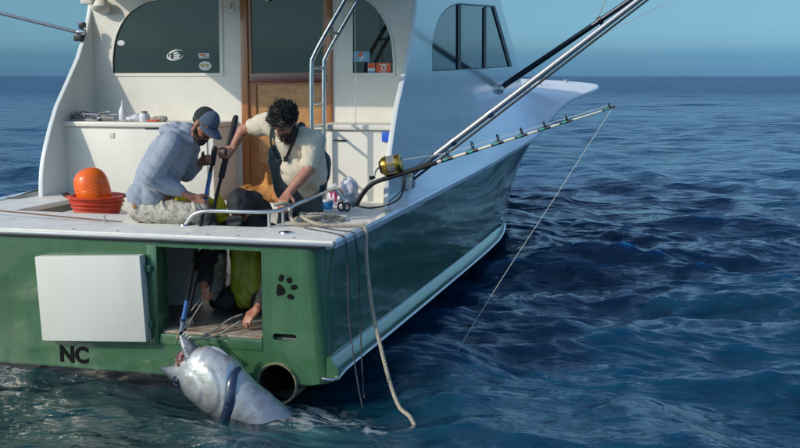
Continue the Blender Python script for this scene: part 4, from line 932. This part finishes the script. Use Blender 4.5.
# ------------------------------------------------------------------ clutter on the port cabinet, gear on the step
def clutter():
    rr = random.Random(3); z = 1.706
    b1 = thing('squeeze_bottle', 'clear plastic squeeze bottle standing on the cabinet lid', 'bottle', (-1.30, 2.62, z)); lathe('bottle', [(0, 0), (.035, 0), (.038, .01), (.038, .10), (.018, .14), (0, .14)], 'plastic', b1, 16); lathe('nozzle', [(.014, .14), (.012, .165), (.004, .205), (0, .207)], 'plastic', b1, 10)
    b2 = thing('spray_bottle', 'small frosted jar with a grey cap on the cabinet lid', 'jar', (-1.05, 2.60, z)); lathe('bottle', [(0, 0), (.05, 0), (.054, .05), (.045, .075), (0, .075)], 'plastic', b2, 16); lathe('cap', [(.03, .075), (.03, .10), (0, .102)], 'greyplastic', b2, 14)
    t = thing('tackle_tray', 'grey tray of hooks and tools on the port end of the cabinet', 'tray', (-1.66, 2.60, z))
    bm = bmesh.new(); add_box(bm, (0, 0, .012), (.30, .22, .024), bev=.005); link('tray', bm_me(bm), 'greyplastic', t, smooth=40)
    for k in range(22):
        p = V((rr.uniform(-.15, .17), rr.uniform(-.09, .08), .032 + .016 * (k % 4))); d = V((rr.gauss(0, 1), rr.gauss(0, .5), rr.uniform(0, .25))).normalized() * rr.uniform(.05, .11)
        tube('tool', [p - d, p, p + d], [rr.uniform(.007, .014), .010, .006], ('greyplastic', 'steel', 'plastic')[k % 3], t, 7)
    tag(blob('rag', [('e', (-.92, 2.62, z + .02), (.09, .06, .028)), ('e', (-.85, 2.60, z + .025), (.05, .05, .03))], 'rag', None, .010, 2, (.012, 22)), 'crumpled soiled rag on the cabinet lid behind the man in the hoodie', 'rag')
    p1 = thing('pliers', 'red handled pliers lying on the cabinet lid', 'pliers', (-.97, 2.50, z + .012))
    for s in (-1, 1): tube('handle', spline([(0, 0, 0), (.05, .018 * s, .002), (.12, .022 * s, 0)], 4), .010, 'redtub', p1, 8); tube('jaw', [(0, 0, 0), (-.05, .004 * s, 0)], [.011, .005], 'steel', p1, 7)
    tag(blob('rag', [('e', (-1.14, 2.62, z + .03), (.06, .06, .04)), ('e', (-1.19, 2.60, z + .02), (.06, .05, .03))], 'plastic', None, .010, 2, (.014, 22)), 'small wad of white plastic film between the bottle and the jar', 'film')
    tag(blob('glove', [('e', (-1.47, 2.58, z + .025), (.08, .05, .03)), ('c', (-1.43, 2.56, z + .03), .02, (-1.36, 2.55, z + .025), .014), ('c', (-1.44, 2.60, z + .035), .018, (-1.37, 2.60, z + .03), .012)], 'greyplastic', None, .009, 2, (.006, 22)), 'grey work glove lying beside the tackle tray', 'glove')
    k1 = thing('knife', 'long filleting knife with a grey handle on the cabinet lid', 'knife', (-1.22, 2.48, z + .010)); tube('handle', [(0, 0, 0), (.11, .01, 0)], [.012, .014], 'greyplastic', k1, 8); tube('blade', [(0, 0, 0), (-.09, -.004, 0), (-.19, .0, 0)], [.011, .010, .002], 'steel', k1, 8, flat=.25)
clutter()
tag(blob('canvas_jacket', [('e', (.17, 2.56, 1.02), (.18, .15, .08)), ('c', (.25, 2.52, 1.03), .085, (.285, 2.50, 1.19), .045), ('e', (.37, 2.50, 1.05), (.09, .10, .11)), ('e', (.06, 2.55, 1.03), (.13, .12, .07)), ('e', (.44, 2.44, 1.01), (.08, .09, .06))], 'tan', None, .014, 2, (.035, 8, (1, 1, .6))), 'crumpled tan canvas jacket heaped on the step below the wooden door', 'jacket')

# ------------------------------------------------------------------ people
HD = Matrix.Identity(3)
def person(label, loc): return thing('person', label, 'person', loc)
def rebase(root):
    inv = Matrix.Translation(-root.location)
    for ch in root.children: ch.matrix_parent_inverse = inv

# --- man in the grey hoodie, seated on the covering board
p1 = person('man in grey blue hoodie and cap sitting on the stern board, gripping a gaff', (.0, .62, 1.0))
hf, hu = V((.72, -.22, -.66)), V((.60, -.12, .78)); hc = V((.475, .60, 1.775))
hp, HL, HR = head(hc, hf, hu, 1.02)
RH = V((.43, .63, 1.15)); GBd = (GB[1] - GB[0]).normalized()
def on(g, z): t = (z - g[0].z) / (g[1].z - g[0].z); return g[0].lerp(g[1], t)
rh, lh = on(GB, 1.135) - V((.04, 0, 0)), on(GB, 1.47) - V((.04, 0, 0))
rw_ = rh + V((-.085, -.015, .075)); lw_ = lh + V((-.10, .0, -.01))
skin = [('c', (.33, .61, 1.66), .062, (.43, .605, 1.73), .055)] + hp
skin += [('c', (.05, .62, 1.15), .10, (.14, .61, 1.45), .10), ('c', (.14, .61, 1.45), .10, (.28, .61, 1.62), .08)]
skin += [('c', (.27, .44, 1.62), .05, (.13, .40, 1.36), .045), ('c', (.13, .40, 1.36), .043, rw_, .030)] + hand(rw_, rh - rw_ + V((.01, .0, .0)), V((.5, .55, -.5)), 1, (35, 60, 55))
skin += [('c', (.27, .78, 1.60), .05, (.20, .86, 1.38), .045), ('c', (.20, .86, 1.38), .042, lw_, .030)] + hand(lw_, lh - lw_ + V((.02, -.03, .02)), V((.3, -.8, .1)), -1, (45, 65, 55))
skin += [('c', (0, .55, 1.13), .07, (.42, .58, 1.10), .06), ('c', (.42, .60, 1.10), .055, (.50, .72, .70), .045), ('c', (.5, .72, .7), .045, (.46, .80, .36), .04)]
skin += [('c', (0, .72, 1.13), .07, (.36, .86, 1.10), .06), ('c', (.36, .86, 1.10), .055, (.42, .95, .70), .045), ('c', (.42, .95, .70), .045, (.38, 1.02, .36), .04)]
blob('body', skin, 'skin2', p1, .0075, 3)
hood = [('c', (.0, .62, 1.26), .155, (.06, .62, 1.38), .172), ('c', (.06, .62, 1.36), .175, (.17, .61, 1.54), .172), ('c', (.17, .61, 1.54), .165, (.27, .61, 1.655), .125),
        ('c', (.26, .47, 1.645), .095, (.26, .75, 1.645), .095), ('c', (.28, .61, 1.68), .11, (.335, .61, 1.715), .082), ('e', (.235, .61, 1.735), (.085, .13, .065)),
        ('c', (.27, .455, 1.63), .090, (.115, .395, 1.375), .083), ('c', (.115, .395, 1.375), .082, rw_ + V((-.10, -.05, .06)), .060),
        ('c', (.27, .765, 1.62), .090, (.19, .86, 1.375), .08), ('c', (.19, .86, 1.375), .078, lw_ + V((-.045, .01, -.03)), .055),
        ('c', (-.05, .53, 1.215), .115, (-.05, .73, 1.215), .115), ('c', (.05, .53, 1.215), .105, (.05, .71, 1.215), .105)]
hd = blob('hoodie', hood, 'hoodie', p1, .009, 5, ('f', .013, .10, (.55, .25, .8), 3.0))
hb = blob('hood', [('c', (.20, .52, 1.735), .045, (.30, .50, 1.705), .045), ('c', (.20, .70, 1.735), .045, (.30, .72, 1.705), .045), ('c', (.17, .54, 1.73), .05, (.17, .68, 1.73), .05), ('c', (.30, .50, 1.705), .042, (.385, .55, 1.655), .035), ('c', (.30, .72, 1.705), .042, (.385, .67, 1.655), .035)], 'hoodie', hd, .010, 4, ('f', .008, .06, (.8, .5, .2), 1.0))
tr = blob('trousers', [('c', (-.06, .53, 1.115), .115, (-.06, .73, 1.115), .115), ('c', (.0, .53, 1.10), .105, (.42, .57, 1.085), .088), ('c', (.42, .59, 1.085), .085, (.50, .72, .72), .07), ('c', (.5, .72, .72), .07, (.46, .80, .36), .06),
            ('c', (.0, .72, 1.10), .105, (.36, .86, 1.09), .088), ('c', (.36, .86, 1.09), .085, (.42, .95, .72), .07), ('c', (.42, .95, .72), .07, (.38, 1.02, .36), .06)], 'khaki', p1, .009, 3, ('f', .016, .065, (.75, .2, .6), 1.0))
box('pocket_tab', -.06, -.035, .412, .424, 1.125, 1.155, 'tan', tr, .003)
for fx, fy in ((.50, .80), (.42, 1.02)): blob('boot', [('c', (fx - .05, fy, .335), .06, (fx + .10, fy, .315), .045), ('c', (fx - .05, fy, .335), .058, (fx - .04, fy, .43), .06)], 'rubber', p1, .012, 3)
bd1 = [('c', HL(-.062, .0, -.06), .018, HL(-.04, .055, -.095), .026), ('c', HL(.062, .0, -.06), .018, HL(.04, .055, -.095), .026), ('c', HL(-.035, .06, -.100), .027, HL(.035, .06, -.100), .027), ('c', HL(0, .075, -.105), .028, HL(0, .07, -.135), .018), ('c', HL(-.03, .085, -.050), .012, HL(.03, .085, -.050), .012), ('c', HL(-.034, .08, -.05), .012, HL(-.036, .07, -.09), .016), ('c', HL(.034, .08, -.05), .012, HL(.036, .07, -.09), .016), ('c', HL(-.074, .0, .0), .010, HL(-.068, .01, -.06), .014), ('c', HL(.074, .0, .0), .010, HL(.068, .01, -.06), .014)]
blob('beard', bd1, 'beard', p1, .007, 2, (.004, 60))
blob('hair', [('e', HL(0, -.045, .02), (.076, .068, .072), HR)], 'hair', p1, .008, 2, (.004, 40))
# trucker cap: mesh back, cloth front, curved brim
def cap_part(name, test, m, parent, lift=0.0):
    rings_ = []; me_v, me_f = [], []
    nu, nv = 40, 14
    for j in range(nv + 1):
        ph = rad(2 + 88 * j / nv)
        for i in range(nu):
            th = 2 * math.pi * i / nu; fr_ = math.sin(th)
            x = math.sin(ph) ** .8 * math.cos(th) * (.088 + lift); y = math.sin(ph) ** .75 * math.sin(th) * (.108 + lift) - .008; z = math.cos(ph) * (.098 + lift) + .035 + (.012 * max(0, fr_))
            me_v.append(HL(x, y, z))
    for j in range(nv):
        for i in range(nu):
            i2 = (i + 1) % nu; th = 2 * math.pi * (i + .5) / nu
            if test(math.sin(th)): me_f.append((j * nu + i, j * nu + i2, (j + 1) * nu + i2, (j + 1) * nu + i))
    o = link(name, pym(me_v, me_f), m, parent, True)
    s_ = o.modifiers.new('t', 'SOLIDIFY'); s_.thickness = .004; s_.offset = 1
    return o
cp = cap_part('cap', lambda f: f < .12, 'capmesh', p1); cap_part('cap_front', lambda f: f > .05, 'capblue', cp, .0022)
bv, bf = [], []
for j in range(8):
    for i in range(19):
        a = rad(8 + 164 * i / 18); t = j / 7; x = math.cos(a) * (.088 + .004 * t); y0 = math.sin(a) * .100; y = y0 + t * .088 * math.sin(a) ** .55; z = .036 - .030 * (x / .09) ** 2 * (0.5 + .5 * t) - .022 * t * math.sin(a)
        bv.append(HL(x, y, z + .006))
for j in range(7):
    for i in range(18): bf.append((j * 19 + i, j * 19 + i + 1, (j + 1) * 19 + i + 1, (j + 1) * 19 + i))
br = link('cap_brim', pym(bv, bf), 'capblue', cp, True); s_ = br.modifiers.new('t', 'SOLIDIFY'); s_.thickness = .005; s_.offset = 0
for s in (-1, 1): blob('temple_arm', [('c', HL(.077 * s, .0, .012), .004, HL(.070 * s, .075, .012), .004), ('c', HL(.068 * s, .078, .010), .012, HL(.02 * s, .102, .006), .014)], 'black', p1, .005, 1)
rebase(p1); p1.location.x += .04

# --- man in the oatmeal T-shirt leaning over the rail
p2 = person('black haired bearded man in oatmeal T-shirt and dark bib leaning on the rail', (1.0, 1.36, .27))
hf2, hu2 = V((-.34, -.52, -.78)), V((-.14, -.80, .58)); hc2 = V((1.105, .80, 1.80))
hp2, HL2, HR2 = head(hc2, hf2, hu2, 1.06)
gh = on(GA, 1.50); w2r = gh + V((.055, .03, .085)); lhp = V((1.135, .66, 1.175)); w2l = V((1.135, .76, 1.235))
sh_r, sh_l = V((.885, 1.0, 1.775)), V((1.275, .97, 1.635)); el_r = V((.645, 1.06, 1.715)); el_l = V((1.275, .87, 1.42))
sk2 = [('c', (1.10, .98, 1.68), .075, (1.10, .87, 1.755), .062)] + hp2
sk2 += [('c', (1.05, 1.36, 1.15), .13, (1.11, 1.13, 1.45), .14), ('c', (1.11, 1.13, 1.45), .14, (1.08, 1.0, 1.66), .12), ('c', sh_r, .075, sh_l, .075)]
sk2 += [('c', sh_r, .064, el_r, .052), ('c', el_r, .050, w2r, .033)] + hand(w2r, gh - w2r, V((-.6, -.75, -.1)), 1, (45, 65, 55), 1.08)
sk2 += [('c', sh_l, .064, el_l, .052), ('c', el_l, .050, el_l.lerp(w2l, .4), .047), ('c', el_l.lerp(w2l, .4), .047, w2l, .033)] + hand(w2l, V((-.05, -.85, -.50)), V((0, -.35, -.9)), 1, (28, 50, 40), 1.08)
sk2 += [('c', (.95, 1.36, 1.05), .09, (.90, 1.32, .65), .07), ('c', (.90, 1.32, .65), .065, (.88, 1.36, .34), .05), ('c', (1.10, 1.40, 1.05), .09, (1.10, 1.36, .65), .07), ('c', (1.10, 1.36, .65), .065, (1.10, 1.40, .34), .05)]
blob('body', sk2, 'skin', p2, .0075, 3)
tee = [('c', (1.07, 1.26, 1.28), .165, (1.105, 1.12, 1.45), .175), ('c', (1.105, 1.12, 1.45), .175, (1.085, 1.01, 1.64), .15), ('c', (.91, 1.0, 1.755), .098, (1.25, .975, 1.635), .105), ('c', (1.09, .99, 1.68), .12, (1.10, .925, 1.715), .080),
       ('c', sh_r, .096, sh_r.lerp(el_r, .50), .080), ('c', sh_l, .100, sh_l.lerp(el_l, .74), .078), ('e', (1.13, .98, 1.40), (.14, .10, .15)), ('c', (1.21, 1.06, 1.55), .13, (1.22, 1.13, 1.36), .12)]
ts = blob('shirt', tee, 'tee', p2, .011, 5, ('f', .017, .095, (.7, .3, .6), 8.0))
bb = [('c', (1.045, 1.36, 1.10), .165, (1.06, 1.32, 1.24), .175), ('c', (.95, 1.36, 1.05), .12, (.90, 1.32, .65), .10), ('c', (.90, 1.32, .65), .10, (.88, 1.36, .33), .09), ('c', (1.10, 1.38, 1.05), .115, (1.10, 1.36, .65), .10), ('c', (1.10, 1.36, .65), .10, (1.10, 1.40, .33), .09),
      ('c', (1.0, 1.22, 1.24), .150, (.985, 1.04, 1.47), .115), ('c', (.985, 1.04, 1.47), .10, (.97, .985, 1.54), .08), ('c', (1.12, 1.36, 1.25), .14, (1.20, 1.34, 1.44), .105)]
bo = blob('bib_overalls', bb, 'bib', p2, .011, 5, ('f', .013, .10, (.9, .4, .25), 2.0))
for pts in ([(1.0, .935, 1.47), (.955, .895, 1.60), (.955, .90, 1.74), (.985, .96, 1.835), (1.02, 1.06, 1.83)], [(1.08, .885, 1.50), (1.135, .86, 1.60), (1.17, .875, 1.70), (1.18, .95, 1.77), (1.18, 1.05, 1.76)]):
    tube('strap', spline(pts, 6), .019, 'blackcloth', bo, 8, flat=.35)
for bx, by_, bz in ((1.0, .925, 1.475), (1.08, .88, 1.50)): box('buckle', bx - .022, bx + .022, by_ - .008, by_ + .008, bz - .022, bz + .022, 'black', bo, .005)
for fx in (.88, 1.10): blob('boot', [('c', (fx, 1.40, .335), .062, (fx, 1.24, .315), .048), ('c', (fx, 1.39, .335), .062, (fx, 1.38, .45), .075)], 'rubber', p2, .012, 3)
hb2 = blob('hair', [('e', HL2(0, -.022, .052), (.094, .108, .092), HR2), ('e', HL2(0, -.06, .0), (.088, .078, .085), HR2), ('c', HL2(-.06, .055, .078), .035, HL2(.06, .055, .078), .035)], 'hair', p2, .009, 2, (.011, 22))
link('locks', pym(*tufts(HL2(0, -.02, .045), HR2, .096, .112, .100, 1300, .030, .0045, lambda v: v.z > -.25 and not (v.y > .45 and v.z < .25), (0, -.2, -.4), 1.3)), 'hair', hb2, True)
bd2 = [('c', HL2(-.070, -.005, -.03), .018, HL2(-.048, .05, -.095), .030), ('c', HL2(.070, -.005, -.03), .018, HL2(.048, .05, -.095), .030), ('c', HL2(-.04, .06, -.10), .033, HL2(.04, .06, -.10), .033), ('c', HL2(0, .075, -.11), .035, HL2(0, .062, -.155), .025), ('c', HL2(-.034, .086, -.046), .013, HL2(.034, .086, -.046), .013), ('c', HL2(-.038, .082, -.05), .013, HL2(-.04, .07, -.09), .020), ('c', HL2(.038, .082, -.05), .013, HL2(.04, .07, -.09), .020)]
bo2 = blob('beard', bd2, 'beard', p2, .007, 2, (.006, 50))
link('beard_locks', pym(*tufts(HL2(0, .05, -.10), HR2, .062, .050, .055, 130, .028, .005, lambda v: v.z < .25 and v.y > -.3, (0, -.2, -.7), .5)), 'beard', bo2, True)
for s in (-1, 1):
    blob('eyebrow', [('c', HL2(.014 * s, .098, .030), .006, HL2(.046 * s, .082, .034), .005)], 'hair', p2, .004, 1)
    blob('eye', [('e', HL2(.032 * s, .074, .006), (.013, .010, .008), HR2)], 'black', p2, .004, 1)
rebase(p2)

# --- crouching person inside the stern door
p3 = person('person in black jacket and yellow green bib crouching inside the stern door', (.76, .8, .27))
hf3, hu3 = V((-.10, -.55, -.83)), V((-.15, -.80, .58)); hc3 = V((.775, .70, 1.13))
hp3, HL3, HR3 = head(hc3, hf3, hu3, 1.02)
h3l, h3r = V((1.03, .14, .335)), V((.635, .27, .49)); w3l, w3r = V((1.07, .25, .42)), V((.60, .36, .56))
sk3 = [('c', (.775, .82, .98), .07, (.775, .75, 1.06), .06)] + hp3 + [('c', (.775, .95, .45), .15, (.775, .86, .90), .15), ('c', (.58, .84, .90), .075, (.98, .84, .90), .075)]
sk3 += [('c', (.98, .82, .89), .06, (1.11, .60, .66), .05), ('c', (1.11, .60, .66), .048, w3l, .032)] + hand(w3l, h3l - w3l + V((-.02, 0, 0)), V((-.2, -.1, -1)), -1, (20, 40, 35))
sk3 += [('c', (.58, .82, .89), .06, (.47, .62, .68), .05), ('c', (.47, .62, .68), .048, w3r, .032)] + hand(w3r, h3r - w3r, V((.8, .2, -.3)), -1, (50, 65, 55))
sk3 += [('c', (.72, .95, .45), .07, (.66, .66, .39), .05), ('c', (.66, .66, .39), .045, (.66, .96, .345), .04), ('c', (.88, .95, .45), .07, (.95, .66, .39), .05), ('c', (.95, .66, .39), .045, (.94, .96, .345), .04)]
blob('body', sk3, 'skin', p3, .008, 3)
blob('jacket', [('c', (.775, .90, .62), .175, (.775, .85, .90), .185), ('c', (.59, .83, .90), .10, (.97, .83, .90), .10), ('c', (.98, .82, .90), .092, (1.11, .60, .66), .085), ('c', (1.11, .60, .66), .085, w3l + V((.01, .06, .04)), .055), ('c', (.58, .82, .90), .092, (.47, .62, .68), .085), ('c', (.47, .62, .68), .085, w3r + V((-.01, .05, .03)), .055), ('c', (.775, .85, 1.0), .13, (.775, .80, 1.05), .11)], 'blackcloth', p3, .012, 4, ('f', .013, .08, (.3, .4, .8), 5.0))
blob('bib', [('c', (.80, .77, .84), .085, (.80, .74, .60), .105), ('c', (.80, .74, .60), .105, (.80, .70, .42), .11), ('c', (.74, .73, .84), .07, (.735, .69, .42), .07), ('c', (.86, .73, .84), .07, (.865, .69, .42), .07)], 'yellowbib', p3, .010, 4, ('f', .013, .075, (.75, .1, .65), 6.0))
blob('trousers', [('c', (.72, .92, .45), .11, (.66, .62, .385), .085), ('c', (.88, .92, .45), .11, (.95, .62, .385), .085), ('c', (.66, .62, .38), .08, (.66, .98, .34), .065), ('c', (.95, .62, .38), .08, (.94, .98, .34), .065)], 'blackcloth', p3, .012, 3, ('f', .012, .07, (.4, .8, .3), 2.0))
hd3 = blob('hood', [('e', HL3(0, -.02, .035), (.108, .125, .118), HR3), ('c', HL3(-.05, -.08, -.05), .085, HL3(.05, -.08, -.05), .085), ('e', (.80, .86, 1.09), (.17, .10, .11))], 'blackcloth', p3, .011, 4, (.007, 14))
blob('cap_peak', [('e', HL3(0, .135, .035), (.085, .065, .012), HR3)], 'blackcloth', hd3, .008, 2)
rebase(p3)
tag(blob('oilskin', [('c', (.36, .66, 1.20), .022, (.50, .86, 1.13), .035), ('c', (.50, .86, 1.20), .030, (.545, .90, 1.02), .04), ('c', (.50, .86, 1.13), .035, (.53, .88, 1.0), .05), ('c', (.28, .58, 1.19), .02, (.40, .70, 1.175), .025)], 'yellow', None, .009, 3, (.010, 18)), 'folded yellow oilskin draped over the knees of the man in the hoodie', 'oilskin')
tag(blob('glove', [('e', (.40, 1.70, .96), (.08, .06, .035)), ('c', (.36, 1.68, .98), .03, (.31, 1.66, 1.03), .02), ('c', (.43, 1.70, .98), .03, (.47, 1.68, 1.02), .018)], 'redtub', None, .010, 2, (.010, 16)), 'red rubber glove on the bait box behind the crouching person', 'glove')
B(box('bait_box', .30, .74, 1.55, 1.95, .27, .93, 'white', boat, .02))
tag(blob('rag', [('e', (.52, .20, .30), (.055, .05, .045)), ('e', (.48, .24, .30), (.04, .04, .04))], 'rag', None, .009, 2, (.012, 22)), 'crumpled white rag on the sill beside the gaff hooks', 'rag')
